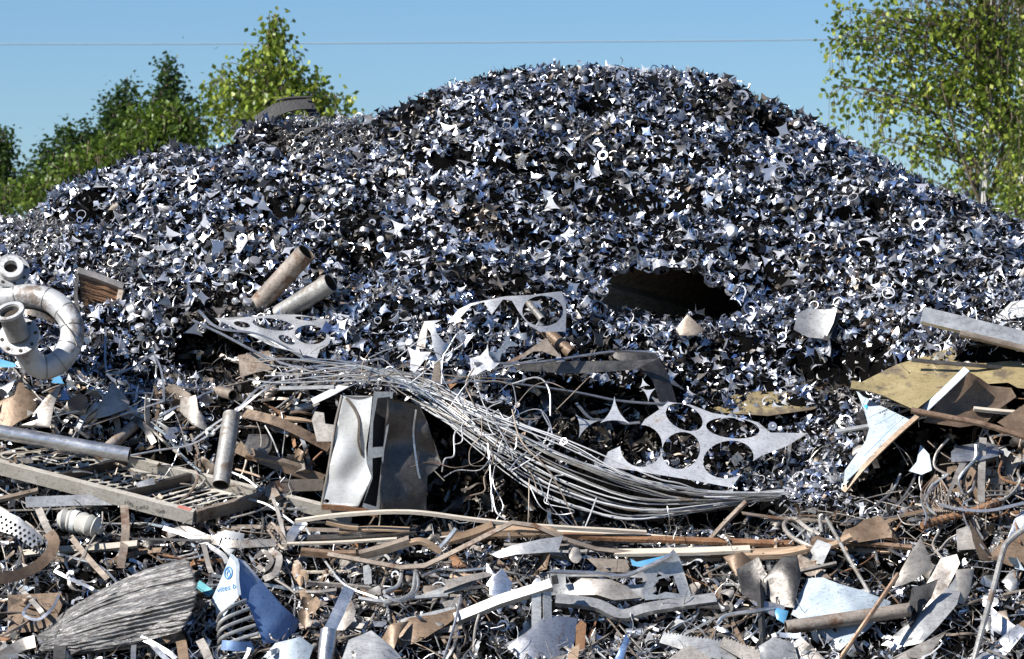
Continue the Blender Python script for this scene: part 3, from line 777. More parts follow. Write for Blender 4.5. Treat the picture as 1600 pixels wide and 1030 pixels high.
sheet('star_offcut', 'white four pointed offcut in the middle of the wire tangle', 'offcut', [(734, 560), (750, 556), (760, 545), (762, 538), (764, 556), (772, 566), (780, 568), (772, 576), (758, 578), (744, 586), (730, 588), (736, 578)], 'bright_steel', off=.26, b=.6, a=-.2, phrase='white four pointed offcut')
sheet('star_offcut', 'blue tinted concave offcut right of the white four pointed one', 'offcut', [(790, 518), (798, 532), (812, 540), (795, 542), (784, 552), (780, 566), (766, 554), (762, 550), (776, 550), (786, 540), (790, 530)], 'sheet_white', off=.25, b=.1, a=.5)
sheet('half_ring_offcut', 'pale offcut corner with a half round bite below the punched strip', 'offcut', [(786, 568), (818, 552), (853, 528), (862, 540), (878, 559), (862, 555), (848, 549), (834, 549), (822, 556), (808, 564)], 'warm_alloy', off=.22, b=.5, a=.1, phrase='half bitten offcut corner')
sheet('long_flange', 'dark edged strip lying below the pale offcut corner', 'metal strip', [(740, 567), (1000, 563), (1030, 560), (990, 578), (900, 584), (780, 578)], 'dark_steel', off=.16, b=.2)
band('sheet_edge', 'pale upper rim of the dark strip under the buried drum', 'metal strip', [(740, 568), (830, 567), (910, 556), (955, 550), (1010, 550), (1030, 556)], .018, 'steel', off=.22, th=.008)
sheet('bent_plate', 'dark curved plate with a round hole left of the ochre board', 'sheet scrap', [(950, 546), (1024, 552), (1040, 575), (1052, 610), (1058, 630), (1030, 628), (1020, 595), (1000, 575), (960, 560)], 'dark_steel', [], off=.16, b=.4, a=.2, bow=.06, phrase='dark curved plate')
sheet('star_offcut', 'light blue pointed offcut under the dark curved plate, lower', 'offcut', star(1013, 614, 13, 3, 1.57, .3, 1.1), 'sheet_white', off=.2, b=.3)
sheet('star_offcut', 'light blue pointed offcut under the dark curved plate, upper', 'offcut', star(1006, 600, 10, 3, .3, .3), 'sheet_white', off=.2, b=.3)
# left perforated sheets
sheet('perforated_sheet', 'narrow punched offcut sheet with oval holes below the two pipes', 'offcut sheet', [(335, 497), (392, 495), (440, 491), (470, 492), (516, 500), (508, 514), (518, 528), (512, 540), (500, 546), (495, 560), (470, 553), (430, 543), (385, 522)], 'sheet_white',
      [ell(427, 507, 33, 9, .14), ell(478, 498, 17, 3, .1), ell(485, 523, 25, 15, .1), ell(448, 531, 14, 6, .4), ell(378, 507, 13, 4.5, .2)], off=.14, b=1.5, a=0, bow=.04, dent=.05, th=.006, res=6, phrase='punched sheet with oval holes')
box(335, 490, 520, 560)
for pts, lb, wd in (([(310, 485), (340, 512), (400, 522), (450, 545), (482, 565)], 'long bright strip sweeping from the radiator side to the cabinet top', .02), ([(300, 500), (350, 524), (420, 560), (470, 574), (545, 578), (610, 590)], 'long curved strip passing under the punched oval sheet', .018),
    ([(300, 690), (340, 660), (372, 640), (400, 610), (440, 585), (480, 574), (560, 566), (600, 560)], 'arched outer rib of the eye shaped offcut above the cabinet', .016), ([(372, 642), (420, 606), (470, 592), (540, 588), (610, 594)], 'arched inner rib of the eye shaped offcut above the cabinet', .016),
    ([(160, 720), (240, 705), (310, 690), (372, 642)], 'thin twin strip curving up from the long bright tube', .014), ([(165, 512), (165, 570), (175, 585), (205, 575), (240, 552)], 'white bent strip hanging below the rusty radiator', .014),
    ([(240, 552), (252, 580), (256, 622), (246, 630), (190, 648), (130, 668)], 'kinked bright strip above the long bright tube', .013)):
    band('metal_ribbon', lb, 'metal strip', pts, wd, 'steel', off=.18, th=.006)
sheet('leaning_plate', 'dull plate leaning in the dark hollow left of the cabinet', 'sheet scrap', [(372, 555), (420, 548), (440, 575), (400, 582), (376, 590)], 'warm_alloy', off=.06, b=.5)

# wire bundle
ORD = ['topmost', 'second', 'third', 'fourth', 'fifth', 'sixth', 'seventh', 'eighth', 'ninth', 'tenth', 'eleventh', 'twelfth', 'thirteenth', 'fourteenth', 'fifteenth', 'sixteenth',
       'seventeenth', 'eighteenth', 'nineteenth', 'twentieth', 'twenty first', 'twenty second', 'twenty third', 'twenty fourth', 'twenty fifth', 'twenty sixth', 'twenty seventh', 'twenty eighth', 'twenty ninth', 'thirtieth', 'thirty first', 'thirty second', 'thirty third', 'thirty fourth', 'thirty fifth', 'thirty sixth', 'thirty seventh', 'lowest']
def lerp2(a, b, t): return (a[0] + (b[0] - a[0]) * t, a[1] + (b[1] - a[1]) * t)
NW = 25
for i in range(NW):
    t_ = i / (NW - 1)
    j = lambda k: R.uniform(-k, k)
    A = lerp2((600, 583), (640, 622), t_); A2 = lerp2((672, 600), (678, 646), t_); B = lerp2((760, 641), (742, 694), t_); C = lerp2((885, 690), (842, 770), t_); D = lerp2((1002, 738), (975, 812), t_)
    E = lerp2((1110, 767), (1085, 800), t_); G = lerp2((1235, 768), (1195, 783), t_)
    pts = [(x + j(7), y + j(6)) for x, y in (A, A2, B, C, D, E, G)]
    Ys = [y + R.uniform(-.04, .04) for y in (.12, .0, -.22, -.42, -.5, -.46, -.34)]
    if R.random() < .4: q_ = R.choice([2, 3, 4]); pts[q_] = (pts[q_][0] + j(12), pts[q_][1] + j(13)); pts.insert(q_ + 1, ((pts[q_][0] + pts[q_ + 1][0]) / 2 + j(8), (pts[q_][1] + pts[q_ + 1][1]) / 2 + j(7))); Ys.insert(q_ + 1, (Ys[q_] + Ys[q_ + 1]) / 2 - .02)
    if R.random() < .3: cut_ = R.choice([1, 2]); pts = pts[cut_:]; Ys = Ys[cut_:]
    elif R.random() < .35: pts = pts[:-1]; Ys = Ys[:-1]
    wire('bundle_wire', f'steel wire in the long sweeping bundle, {ORD[i if i < NW - 1 else -1]} counting down from its top edge', 'wire', pts, R.choice([.0035, .0045, .0055, .006]), R.choice(['bright_steel', 'bright_wire', 'bright_wire', 'bright_wire', 'galvanised', 'grey_pipe']), k=4, Ys=Ys, group='wires of the long bundle', n=6)
land('long wire bundle', 900, 735); box(690, 600, 1220, 808)

for i in range(16):
    y0 = R.uniform(560, 612); x0 = R.uniform(380, 520)
    pts = [(x0, y0), (x0 + R.uniform(40, 70), y0 + R.uniform(-12, 14)), (R.uniform(560, 600), R.uniform(570, 604)), (R.uniform(640, 680), R.uniform(590, 625)), (R.uniform(730, 770), R.uniform(640, 690))]
    wire('bundle_wire', None, 'wire', pts, R.choice([.003, .004, .0055]), R.choice(['steel', 'sheet_white', 'bright_steel', 'pale_alloy']), k=4, Ys=[.0, -.02, -.03, -.06, -.24], group='wires trailing left of the long bundle', n=6)
# tangled wires over the bundle
tang = [
 [(762, 690), (772, 790), (790, 812)], [(770, 650), (800, 700), (830, 740), (840, 770)], [(800, 640), (815, 690), (862, 742), (905, 828)], [(827, 748), (826, 800), (824, 835)], [(838, 745), (860, 790), (900, 832)],
 [(932, 778), (920, 810), (905, 845)], [(856, 770), (852, 786), (890, 795), (896, 801), (870, 804), (845, 792), (828, 760)], [(884, 742), (862, 748), (854, 785)], [(780, 612), (800, 600), (806, 640), (790, 655), (778, 640)],
 [(795, 655), (830, 640), (850, 645), (862, 672), (850, 690), (812, 700)], [(845, 640), (862, 690), (800, 735), (812, 715), (850, 690)], [(770, 700), (800, 660), (840, 655)], [(700, 640), (740, 590), (800, 570), (850, 560)],
 [(640, 600), (690, 560), (720, 540), (740, 520)], [(620, 560), (660, 530), (705, 520), (730, 530)], [(690, 600), (692, 560), (700, 545), (716, 520), (722, 535)], [(660, 600), (664, 570), (675, 545), (668, 520)],
 [(700, 568), (690, 560), (692, 590), (710, 620), (722, 635)], [(740, 575), (728, 600), (735, 620), (745, 640)], [(575, 560), (610, 545), (650, 540), (700, 560)], [(540, 580), (590, 560), (620, 580), (640, 600)],
 [(600, 590), (640, 570), (690, 585), (740, 590), (800, 592)], [(720, 640), (770, 660), (820, 670), (846, 690)], [(760, 640), (790, 690), (800, 720), (760, 700)], [(776, 812), (786, 790), (772, 760), (770, 740)],
 [(745, 600), (760, 640), (790, 660), (812, 650)], [(580, 545), (565, 575), (580, 600), (610, 600)], [(870, 640), (900, 610), (920, 590)], [(770, 800), (768, 760), (780, 700), (795, 665)], [(860, 650), (858, 610), (840, 590), (800, 600)]]
for i in range(11):
    x0, y0 = R.uniform(745, 850), R.uniform(600, 710); a = R.uniform(0, 6.28); p = [(x0, y0)]
    for k in range(R.randint(3, 6)):
        a += R.choice([-1, 1]) * R.uniform(.2, 1.5); l = R.uniform(14, 46); p.append((p[-1][0] + math.cos(a) * l, p[-1][1] + math.sin(a) * l * .8))
    tang.append(p)
for i, p in enumerate(tang):
    cx = sum(a for a, b in p) / len(p); cy = sum(b for a, b in p) / len(p)
    Ys = [(-.02 - .5 * max(0, min(1, (y - 560) / 240)) - R.uniform(.03, .12)) for x, y in p]
    wire('tangle_wire', None, 'wire', p, R.choice([.003, .004, .005]), R.choice(['steel', 'bright_steel', 'sheet_white', 'warm_alloy']), Ys=Ys, group='loose wires tangled over the bundle', k=5, n=6)

# ---- right side
sheet('ochre_board', 'ochre painted board half buried in offcuts below the drum', 'board', [(1055, 600), (1100, 592), (1180, 590), (1260, 598), (1310, 622), (1270, 640), (1200, 650), (1130, 645), (1088, 628)], 'ochre_paint', off=-.005, b=1.5, dent=.03, th=.03, phrase='ochre board')
sheet('bent_sheet', 'bright bent square sheet lying on the heap right of the drum', 'sheet scrap', [(1246, 490), (1262, 482), (1290, 484), (1308, 482), (1302, 505), (1290, 530), (1262, 527), (1240, 515)], 'galvanised', off=.16, b=.7, a=-.1, bow=-.04, phrase='bent square sheet')
band('sheet_edge', 'folded dark edge on the right of the bent square sheet', 'metal strip', [(1312, 486), (1300, 510), (1290, 532)], .04, 'dark_steel', off=.12)
sheet('pointed_plate', 'dull brown pointed plate standing on the lower lip of the drum', 'sheet scrap', [(1074, 491), (1092, 508), (1104, 517), (1085, 524), (1062, 524), (1056, 514)], 'warm_alloy', off=.2, b=.3, bow=.03, phrase='pointed plate under the drum')
t = thing('steel_beam', 'long grey flat sided beam reaching in from the right edge', 'beam', Q(1600, 540, .1))
add('web', strip([Q(1441, 493, -.02), Q(1520, 512, -.02), Q(1700, 556, -.02)], .10, .05, up=Vector((-.05, -.9, .35))), 'galvanised', parent=t)
add('under_tube', tube([Q(1500, 521, -.06), Q(1560, 535, -.06), Q(1700, 570, -.06)], .022, 10), 'warm_alloy', parent=t)
land('long grey beam', 1520, 515); box(1440, 480, 1600, 560)
sheet('white_block', 'white flat sheet at the right edge above the grey beam', 'sheet scrap', [(1558, 494), (1580, 472), (1640, 462), (1640, 488), (1570, 500)], 'white_enamel', off=.14, b=1.2, th=.03)
sheet('dark_sheet', 'dark curved panel rising at the right edge over the beam', 'sheet scrap', [(1578, 472), (1590, 430), (1610, 405), (1650, 400), (1650, 470)], 'dark_steel', off=.12, b=.3, bow=.06)
yp, yc = sheet('ochre_plate', 'large ochre painted plate with rusty patches under the grey beam', 'plate', [(1333, 604), (1368, 586), (1400, 570), (1440, 558), (1480, 545), (1530, 531), (1575, 533), (1660, 540), (1660, 615), (1590, 606), (1575, 598), (1540, 600), (1512, 594), (1470, 610), (1430, 641), (1380, 618)], 'ochre_paint', Y=-.02, a=-.1, b=1.7, bow=.05, dent=.012, th=.07, phrase='large ochre plate', res=14)
band('rolled_strip', 'rolled ochre rim along the lower left of the large plate', 'metal strip', [(1330, 601), (1365, 608), (1400, 621), (1430, 638)], .05, 'ochre_paint', Ys=[-.12, -.12, -.13, -.14], th=.02, up=Vector((0, -1, .3)))
box(1325, 525, 1600, 650)
t = thing('printed_board', 'white blue lined panel with a cyan triangle under the ochre rim', 'panel', Q(1370, 700, -.3))
cp = Cut([(1338, 611), (1376, 634), (1422, 656), (1380, 694), (1346, 730), (1318, 756), (1320, 735), (1352, 690), (1358, 670), (1350, 640)], Y=-.22, a=-.25, b=.75, th=.012)
bf_ = add('board_face', cp.geo(), 'blue_white', parent=t)
for a_, b_ in (((1345, 640), (1352, 622)), ((1358, 652), (1386, 638)), ((1366, 664), (1400, 645)), ((1374, 684), (1412, 652)), ((1350, 712), (1390, 672))):
    add('ruled_line', strip([cp.pt(*a_, .002), cp.pt(*b_, .002)], .004, .002), 'print_line', parent=bf_)
add('cyan_triangle', plate([(1349, 634), (1357, 632), (1354, 640)], [], lambda x, y: cp.pt(x, y, .004), lambda x, y: cp.pt(x, y, .001), None), 'print_cyan', parent=bf_)
for k, (x, y) in enumerate(((1375, 645), (1379, 643.5), (1382, 642), (1385, 640.5), (1382, 647), (1410, 653))):
    add('printed_mark', plate([(x - 1.1, y - .4), (x + 1, y - 1), (x + 1.1, y + .3), (x - 1, y + 1)], [], lambda a, b: cp.pt(a, b, .004), lambda a, b: cp.pt(a, b, .001), None), 'print_black', parent=bf_)
land('white printed panel', 1372, 665); box(1310, 610, 1425, 760)
band('angle_strip', 'pale blue folded edge strip standing before the rusty cloth like sheet', 'metal strip', [(1440, 645), (1475, 612), (1511, 577)], .05, 'blue_white', Ys=[-.3, -.27, -.24], th=.01)
band('angle_strip', 'dull angle strip running down below the white printed panel', 'metal strip', [(1318, 768), (1352, 728), (1395, 685), (1440, 645)], .035, 'brown_sheet', Ys=[-.36, -.34, -.32, -.3], th=.012, phrase='dull angle strip')
sheet('brown_sheet', 'crumpled rusty brown sheet hanging under the ochre plate', 'sheet scrap', [(1511, 580), (1530, 590), (1548, 603), (1580, 606), (1588, 620), (1560, 640), (1540, 662), (1500, 668), (1442, 660), (1466, 628)], 'brown_sheet', Y=-.2, a=.1, b=.3, dent=.10, dsc=6, phrase='crumpled brown sheet')
wire('copper_rod', 'copper brown rod running right from the tip of the printed panel', 'rod', [(1424, 641), (1480, 652), (1540, 664), (1660, 702)], .019, 'copper', Ys=[-.42, -.46, -.5, -.55], phrase='copper brown rod', n=10)
sheet('rust_plate', 'flat reddish brown plate at the right edge above the copper rod', 'sheet scrap', [(1558, 660), (1600, 632), (1660, 610), (1660, 670), (1600, 684)], 'brown_sheet', Y=-.36, b=.8)
box(1380, 665, 1480, 770)
sheet('blue_white_scrap', 'blue tipped white sheet corner poking out of the dark hollow', 'sheet scrap', [(1438, 695), (1452, 710), (1456, 735), (1440, 742), (1420, 736), (1432, 722)], 'blue_white', off=.15, b=.3, a=-.3, phrase='blue tipped white corner')
sheet('half_drum', 'bright half round can lying on the tangle under the copper rod', 'can', [(1486, 706), (1496, 697), (1540, 690), (1560, 696), (1562, 712), (1530, 720), (1486, 722)], 'steel', off=.2, b=1.2, bow=.10, bdir=1.57, phrase='bright half round can')
hs = []
for k in range(9):
    hs.append(ell(1490 + (k % 3) * 12 + (k // 3) * 2, 742 + (k // 3) * 16 + (k % 3) * 3, 4.2, 6.0, .5, 12))
sheet('slotted_plate', 'dark slotted plate with light showing through in the wire tangle', 'sheet scrap', [(1480, 730), (1512, 724), (1530, 740), (1528, 790), (1500, 798), (1478, 780)], 'brown_sheet', hs, off=.16, b=.3, a=-.1, phrase='dark slotted plate')
band('upright_strap', 'pale upright steel strap standing at the right of the slotted plate', 'strap', [(1536, 684), (1534, 730), (1533, 785)], .045, 'pale_alloy', off=.3, up=Vector((0, -1, 0)))
band('leaning_strap', 'pale tapering strap leaning across the slotted plate', 'strap', [(1508, 718), (1494, 745), (1475, 790)], .035, 'pale_alloy', off=.3, up=Vector((0, -1, 0)), wfun=lambda u: 1.2 - .8 * u)
# ribbed rebar
t = thing('ribbed_bar', 'rusty brown ribbed bar crossing the wire tangle', 'bar', P(1500, 800, .25))
rb = spline(path([(1440, 822), (1470, 812), (1510, 802), (1545, 790), (1565, 782)], .28), 4)
add('shaft', tube(rb, .022, 10), 'rust', parent=t)
for i, p in enumerate(rb[1:-1:1]): add('rib', disc(p, rb[min(i + 2, len(rb) - 1)] - rb[i], .029, .010, 10), 'copper', parent=t)
land('ribbed rusty bar', 1500, 803)
for i in range(34):
    x0, y0 = R.uniform(1440, 1600), R.uniform(690, 830)
    a = R.uniform(0, 6.28); p = [(x0, y0)]
    for k in range(R.randint(3, 5)):
        a += R.uniform(-1.1, 1.1); l = R.uniform(14, 38); p.append((p[-1][0] + math.cos(a) * l, p[-1][1] + math.sin(a) * l * .8))
    if any(q[1] < 672 or (q[0] < 1432 and q[1] < 790) for q in p): continue
    wire('tangle_wire', None, 'wire', p, R.choice([.004, .006, .008, .01]), R.choice(['pale_alloy', 'warm_alloy', 'steel', 'bright_steel', 'rust']), off=R.uniform(.12, .34), group='loose wires in the tangle under the copper rod', k=4, n=6)
for i in range(9):
    x0 = 1446 + i * 4.2
    wire('tangle_wire', None, 'wire', [(1462 + i * 1.0, 742 + i * .8), (x0 - 6 + i, 768), (x0 - 2 + i * .6, 790 - i), (1462 + i * 3, 800)], .0055, 'warm_alloy', off=.22 + .01 * i, group='loose wires in the tangle under the copper rod', k=4, n=6)
land('wire tangle under the copper rod', 1530, 760)
band('curved_strap', 'long white curved strap lying across the foot of the wire tangle', 'strap', [(1468, 788), (1500, 796), (1545, 798), (1600, 786)], .025, 'bright_steel', off=.36)

# bottom right
wire('bent_rod', 'pale rod bent into a hairpin loop on the dark ledge', 'rod', [(1305, 866), (1262, 852), (1236, 838), (1225, 822), (1232, 812), (1244, 812), (1262, 826), (1282, 836)], .014, 'pale_alloy', off=.2, phrase='hairpin bent rod', n=8)
wire('bent_rod', 'grey rod hooked at its top and leaning right beside the hairpin rod', 'rod', [(1284, 833), (1281, 812), (1284, 805), (1292, 812), (1318, 858), (1359, 928)], .012, 'grey_pipe', off=.3, k=4, n=8)
sheet('brown_cone', 'brown crumpled sheet lump behind the hooked rod', 'sheet scrap', [(1310, 845), (1320, 828), (1350, 812), (1375, 806), (1388, 820), (1408, 848), (1375, 842), (1340, 848)], 'brown_sheet', off=.2, dent=.09, dsc=9, b=.6, phrase='brown crumpled lump')
band('ribbed_strip', 'copper coloured narrow bar lying right of the hairpin rod', 'bar', [(1270, 848), (1276, 842), (1300, 848), (1360, 850), (1425, 856)], .03, 'copper', off=.2, th=.02)
sheet('leaf_plate', 'leaf shaped pale plate standing on its point at lower right', 'sheet scrap', [(1395, 921), (1408, 890), (1420, 868), (1438, 840), (1446, 856), (1454, 872), (1454, 890), (1430, 906)], 'pale_alloy', off=.3, b=.3, a=-.1, bow=.04, phrase='leaf shaped plate')
sheet('pale_sheet', 'pale rectangular sheet scrap beside the dark pointed fin', 'sheet scrap', [(1494, 828), (1512, 822), (1530, 850), (1524, 858), (1496, 860)], 'pale_alloy', off=.24, b=.4)
sheet('dark_fin', 'dark pointed steel fin standing right of the leaf shaped plate', 'sheet scrap', [(1514, 812), (1530, 838), (1552, 872), (1546, 878), (1530, 874), (1520, 845)], 'brown_sheet', off=.32, b=.2, a=.4, phrase='dark pointed fin')
sheet('twisted_fin', 'twisted pale blade with torn edge below the leaf shaped plate', 'sheet scrap', [(1470, 872), (1495, 866), (1500, 880), (1490, 900), (1480, 920), (1460, 945), (1440, 968), (1425, 985), (1418, 962), (1440, 925), (1455, 900)], 'pale_alloy', off=.26, b=.5, a=-.2, dent=.06, phrase='twisted pale blade')
add('black_fringe', Cut([(1425, 920), (1466, 905), (1455, 935), (1435, 962), (1422, 982), (1416, 965)], off=.30, b=.4, dent=.08, dsc=14).geo(), 'black_rubber', 'shaggy black rubber fringe beside the twisted pale blade', 'rubber')
sheet('broad_fin', 'broad satin blade sweeping down from the twisted blade', 'sheet scrap', [(1376, 1008), (1400, 990), (1440, 955), (1480, 920), (1495, 900), (1505, 910), (1495, 945), (1465, 980), (1440, 1005), (1405, 1012)], 'galvanised', off=.22, b=.9, a=-.1, bow=.06, bdir=.8, phrase='broad satin blade')
sheet('curved_cuff', 'pale curved cuff of sheet right of the twisted blade', 'sheet scrap', [(1492, 890), (1522, 888), (1516, 925), (1506, 945), (1490, 940), (1496, 915)], 'pale_alloy', off=.3, b=.2, bow=.06, a=.2)
sheet('blue_sheet', 'crumpled white and light blue sheet bulging behind the brown pole', 'sheet scrap', [(1236, 960), (1248, 930), (1262, 904), (1285, 902), (1310, 912), (1345, 922), (1392, 940), (1385, 955), (1355, 985), (1310, 1018), (1290, 1000), (1262, 975)], 'blue_white', off=.16, b=.8, a=-.1, bow=.08, dent=.07, dsc=7, phrase='crumpled light blue sheet', res=6)
box(1225, 895, 1420, 1020); box(1390, 835, 1530, 1015)
t = pipe('brown_pole', 'brown wooden looking round pole in front of the light blue sheet', 'pole', (1228, 981), (1421, 953), .042, 'rusty_pipe', Ya=-1.72, Yb=-1.62, phrase='brown round pole')
wire('thin_rod', 'thin brown rod leaning up from the bottom edge across the brown pole', 'rod', [(1305, 1040), (1350, 975), (1398, 905), (1402, 898)], .014, 'copper', Ys=[-1.95, -1.86, -1.72, -1.7], k=3)
wire('thick_cable', 'thick grey bent rod rising from the bottom edge at far right', 'rod', [(1518, 1045), (1534, 985), (1552, 920), (1566, 866), (1576, 846), (1610, 822), (1660, 806)], .018, 'grey_pipe', Ys=[-1.95, -1.85, -1.65, -1.5, -1.45, -1.4, -1.3], n=9, phrase='thick grey bent rod')
for i, (ol, m, lb) in enumerate([
    ([(1545, 945), (1562, 960), (1590, 980), (1575, 1000), (1552, 985)], 'bright_steel', 'white folded sheet corner right of the thick bent rod'),
    ([(1530, 1030), (1560, 1000), (1590, 975), (1605, 985), (1575, 1020), (1550, 1045)], 'bright_steel', 'bright flat strip plate near the lower right corner'),
    ([(1540, 870), (1575, 840), (1620, 810), (1640, 880), (1580, 885)], 'brown_sheet', 'dark brown curved sheet behind the thick bent rod'),
    ([(1570, 850), (1586, 810), (1606, 790), (1620, 800), (1590, 840)], 'bright_steel', 'white curling sheet at the right edge above the bent rod'),
    ([(1185, 1010), (1210, 995), (1240, 1005), (1250, 1040), (1190, 1040)], 'galvanised', 'grey flat sheet at the bottom edge left of the brown pole'),
    ([(1230, 1010), (1252, 995), (1300, 1040), (1270, 1050)], 'pale_alloy', 'pale striped plank of sheet under the brown pole'),
    ([(1380, 1035), (1430, 1010), (1480, 985), (1440, 1040)], 'pale_alloy', 'jagged pale sheet spike at the bottom edge under the broad blade'),
    ([(1192, 905), (1222, 870), (1246, 868), (1252, 900), (1240, 950), (1205, 945)], 'dark_steel', 'dark bent hood of sheet left of the light blue sheet'),
    ([(1226, 880), (1250, 866), (1275, 880), (1300, 905), (1262, 900), (1250, 890)], 'warm_alloy', 'shiny tan bent sheet above the light blue sheet'),
    ([(1208, 948), (1232, 955), (1226, 975), (1214, 968)], 'sky_blue_paint', 'small bright blue painted plate left of the light blue sheet'),
    ([(1150, 890), (1185, 870), (1200, 900), (1196, 950), (1160, 930)], 'dark_steel', 'dark green grey plate left of the dark bent hood')]):
    sheet('sheet_scrap', lb, 'sheet scrap', ol, m, off=.2, b=R.uniform(.3, .9), a=R.uniform(-.3, .3), bow=R.uniform(-.02, .025), dent=.06)
pipe('square_post', 'black square tube post standing left of the brown pole', 'post', (1192, 1010), (1187, 915), .02, 'black_rubber', offa=.2, offb=.2, n=4)

# ledge of planks
band('pale_bar', 'long gently bowed cream bar under the crushed cabinet', 'flat bar', [(462, 814), (540, 804), (640, 800), (740, 812), (840, 822), (1010, 832)], .032, 'pale_wood', Ys=[-.8, -.85, -.88, -.86, -.8, -.7], th=.02, up=Vector((0, -.3, 1)), phrase='long cream bar')
band('bent_flat_bar', 'long rusty flat bar kinked upwards in the middle of the ledge', 'flat bar', [(512, 866), (560, 875), (625, 887), (662, 885), (700, 867), (760, 837), (800, 817), (836, 822), (880, 842), (930, 858), (1000, 866)], .03, 'warm_alloy', Ys=[-1.05, -1.1, -1.14, -1.12, -1.08, -1.04, -1.0, -1.0, -1.0, -.98, -.95], th=.012, k=1, up=Vector((0, -.75, .65)), phrase='kinked rusty flat bar')
pl = [([(880, 836), (1000, 842), (1240, 850)], 'rust', .07, .02, -.72, 'reddish brown plank running right along the dark ledge'),
      ([(870, 830), (960, 834), (1100, 846)], 'pale_wood', .05, .015, -.68, 'pale splintered plank lying on the reddish plank'),
      ([(960, 864), (1080, 862), (1172, 858)], 'pale_wood', .08, .02, -.95, 'pale plank end lying right of the kinked flat bar'),
      ([(980, 872), (1120, 872), (1290, 864)], 'wood', .05, .02, -.9, 'long brown plank on the ledge under the pale plank end'),
      ([(1150, 868), (1220, 866), (1260, 858)], 'wood', .07, .03, -.98, 'short orange brown plank left of the dark bent hood'),
      ([(470, 862), (520, 866), (556, 866)], 'copper', .05, .035, -1.02, 'orange brown square bar below the crushed cabinet, left piece'),
      ([(562, 868), (600, 858), (640, 845)], 'warm_alloy', .06, .045, -1.04, 'grey brown square bar butting against the orange brown bar'),
      ([(640, 848), (660, 846), (690, 862)], 'wood', .06, .02, -1.06, 'splayed wood board end with a frayed edge left of the kink'),
      ([(510, 815), (540, 822), (560, 824)], 'wood', .05, .02, -.82, 'short tan wood chip board below the cabinet foot'),
      ([(480, 842), (560, 838), (650, 830)], 'dark_steel', .08, .02, -.8, 'dark flat strip deep under the cream bar'),
      ([(440, 850), (520, 848), (620, 842)], 'pale_wood', .03, .012, -.86, 'thin pale lath under the cream bar'),
      ([(530, 830), (580, 826), (640, 828)], 'wood', .06, .012, -.8, 'thin brown lath under the cream bar'),
      ([(700, 845), (740, 833), (770, 820)], 'brown_sheet', .1, .02, -.9, 'dark brown board behind the kink of the flat bar'),
      ([(760, 832), (790, 826), (850, 828), (870, 836)], 'wood', .09, .015, -.92, 'tan bowed board under the kink of the flat bar'),
      ([(1105, 848), (1135, 815), (1166, 784)], 'warm_alloy', .04, .015, -.6, 'brown strut leaning up from the ledge to the bundle end'),
      ([(1110, 866), (1280, 856), (1330, 838)], 'wood', .06, .02, -.9, 'weathered lath pointing up to the right by the hairpin rod'),
      ([(690, 838), (900, 832), (990, 836)], 'brown_sheet', .1, .015, -.5, 'dark brown strip at the back of the ledge')]
for p, m, wd, th, Y, lb in pl:
    band('plank' if 'wood' in m else 'flat_bar', lb, 'plank' if 'wood' in m else 'flat bar', p, wd, m, Ys=[Y] * len(p), th=th, up=Vector((0, -.35, 1)), k=4)
land('plank ledge', 1060, 852); box(455, 805, 1240, 878)
wire('round_plug', 'silver peg bar leaning above the kink of the flat bar', 'rod', [(688, 856), (704, 838), (713, 826)], .016, 'steel', Ys=[-1.06] * 3, k=3)
sheet('wrapped_ball', 'wad of bound white wire hanging below the kinked flat bar', 'wire wad', closed([(888, 862), (894, 850), (904, 856), (909, 870), (902, 880), (892, 876)], 3), 'pale_alloy', off=.34, dent=.05, dsc=20, bow=.05, th=.06)
sheet('half_round_sheet', 'satin half round sheet under the kinked flat bar', 'sheet scrap', [(765, 866), (800, 852), (848, 842), (880, 838), (872, 862), (800, 868), (780, 872)], 'galvanised', Y=-1.1, b=.6, bow=.06, phrase='satin half round sheet')

# bottom left
def crs(u, v):
    top = [(56, 992), (105, 952), (160, 920), (225, 890), (292, 871)]; bot = [(64, 1016), (120, 1020), (180, 1012), (235, 1000), (283, 986)]
    f = u * 4; i = min(int(f), 3); f -= i
    a = lerp2(top[i], top[i + 1], f); b = lerp2(bot[i], bot[i + 1], f)
    x, y = lerp2(a, b, v); x += u * u * 20 * math.sin(v * math.pi)
    nz = noise.noise(Vector((u * 2.2, v * 5, 1.0)))
    ph = (v + .05 * nz + .05 * math.sin(u * 5)) * 2 * math.pi * 13
    amp = .0105 * (.45 + .55 * u) * (.7 + .6 * noise.noise(Vector((u * 3, v * 9, 7.))))
    d = -1.52 + .0 * u - .42 * v - .10 * math.sin(v * math.pi) + amp * math.sin(ph) + .05 * nz + .009 * noise.noise(Vector((u * 14, v * 50, 3.)))
    return Q(x + 1.6 * math.sin(ph) * u ** 4, y, d)
NU, NV = 56, 130
V = [crs(i / NU, j / NV) for i in range(NU + 1) for j in range(NV + 1)]; n_ = len(V)
V += [v + Vector((0, .006, -.002)) for v in V]
Fs = []
for i in range(NU):
    for j in range(NV):
        q = (i * (NV + 1) + j, (i + 1) * (NV + 1) + j, (i + 1) * (NV + 1) + j + 1, i * (NV + 1) + j + 1)
        Fs.append(q); Fs.append(tuple(k + n_ for k in reversed(q)))
for j in range(NV):
    a = NU * (NV + 1) + j; Fs.append((a, a + n_, a + 1 + n_, a + 1)); Fs.append((j, j + 1, j + 1 + n_, j + n_))
for i in range(NU):
    a, b = i * (NV + 1), (i + 1) * (NV + 1); Fs.append((a, a + n_, b + n_, b)); Fs.append((a + NV, b + NV, b + NV + n_, a + NV + n_))
add('corrugated_sheet', (V, Fs), 'ridged_grey', 'large grey corrugated sheet curving across the lower left', 'corrugated sheet', sharp=2.5)
land('large corrugated sheet', 190, 950); box(60, 872, 312, 1012)
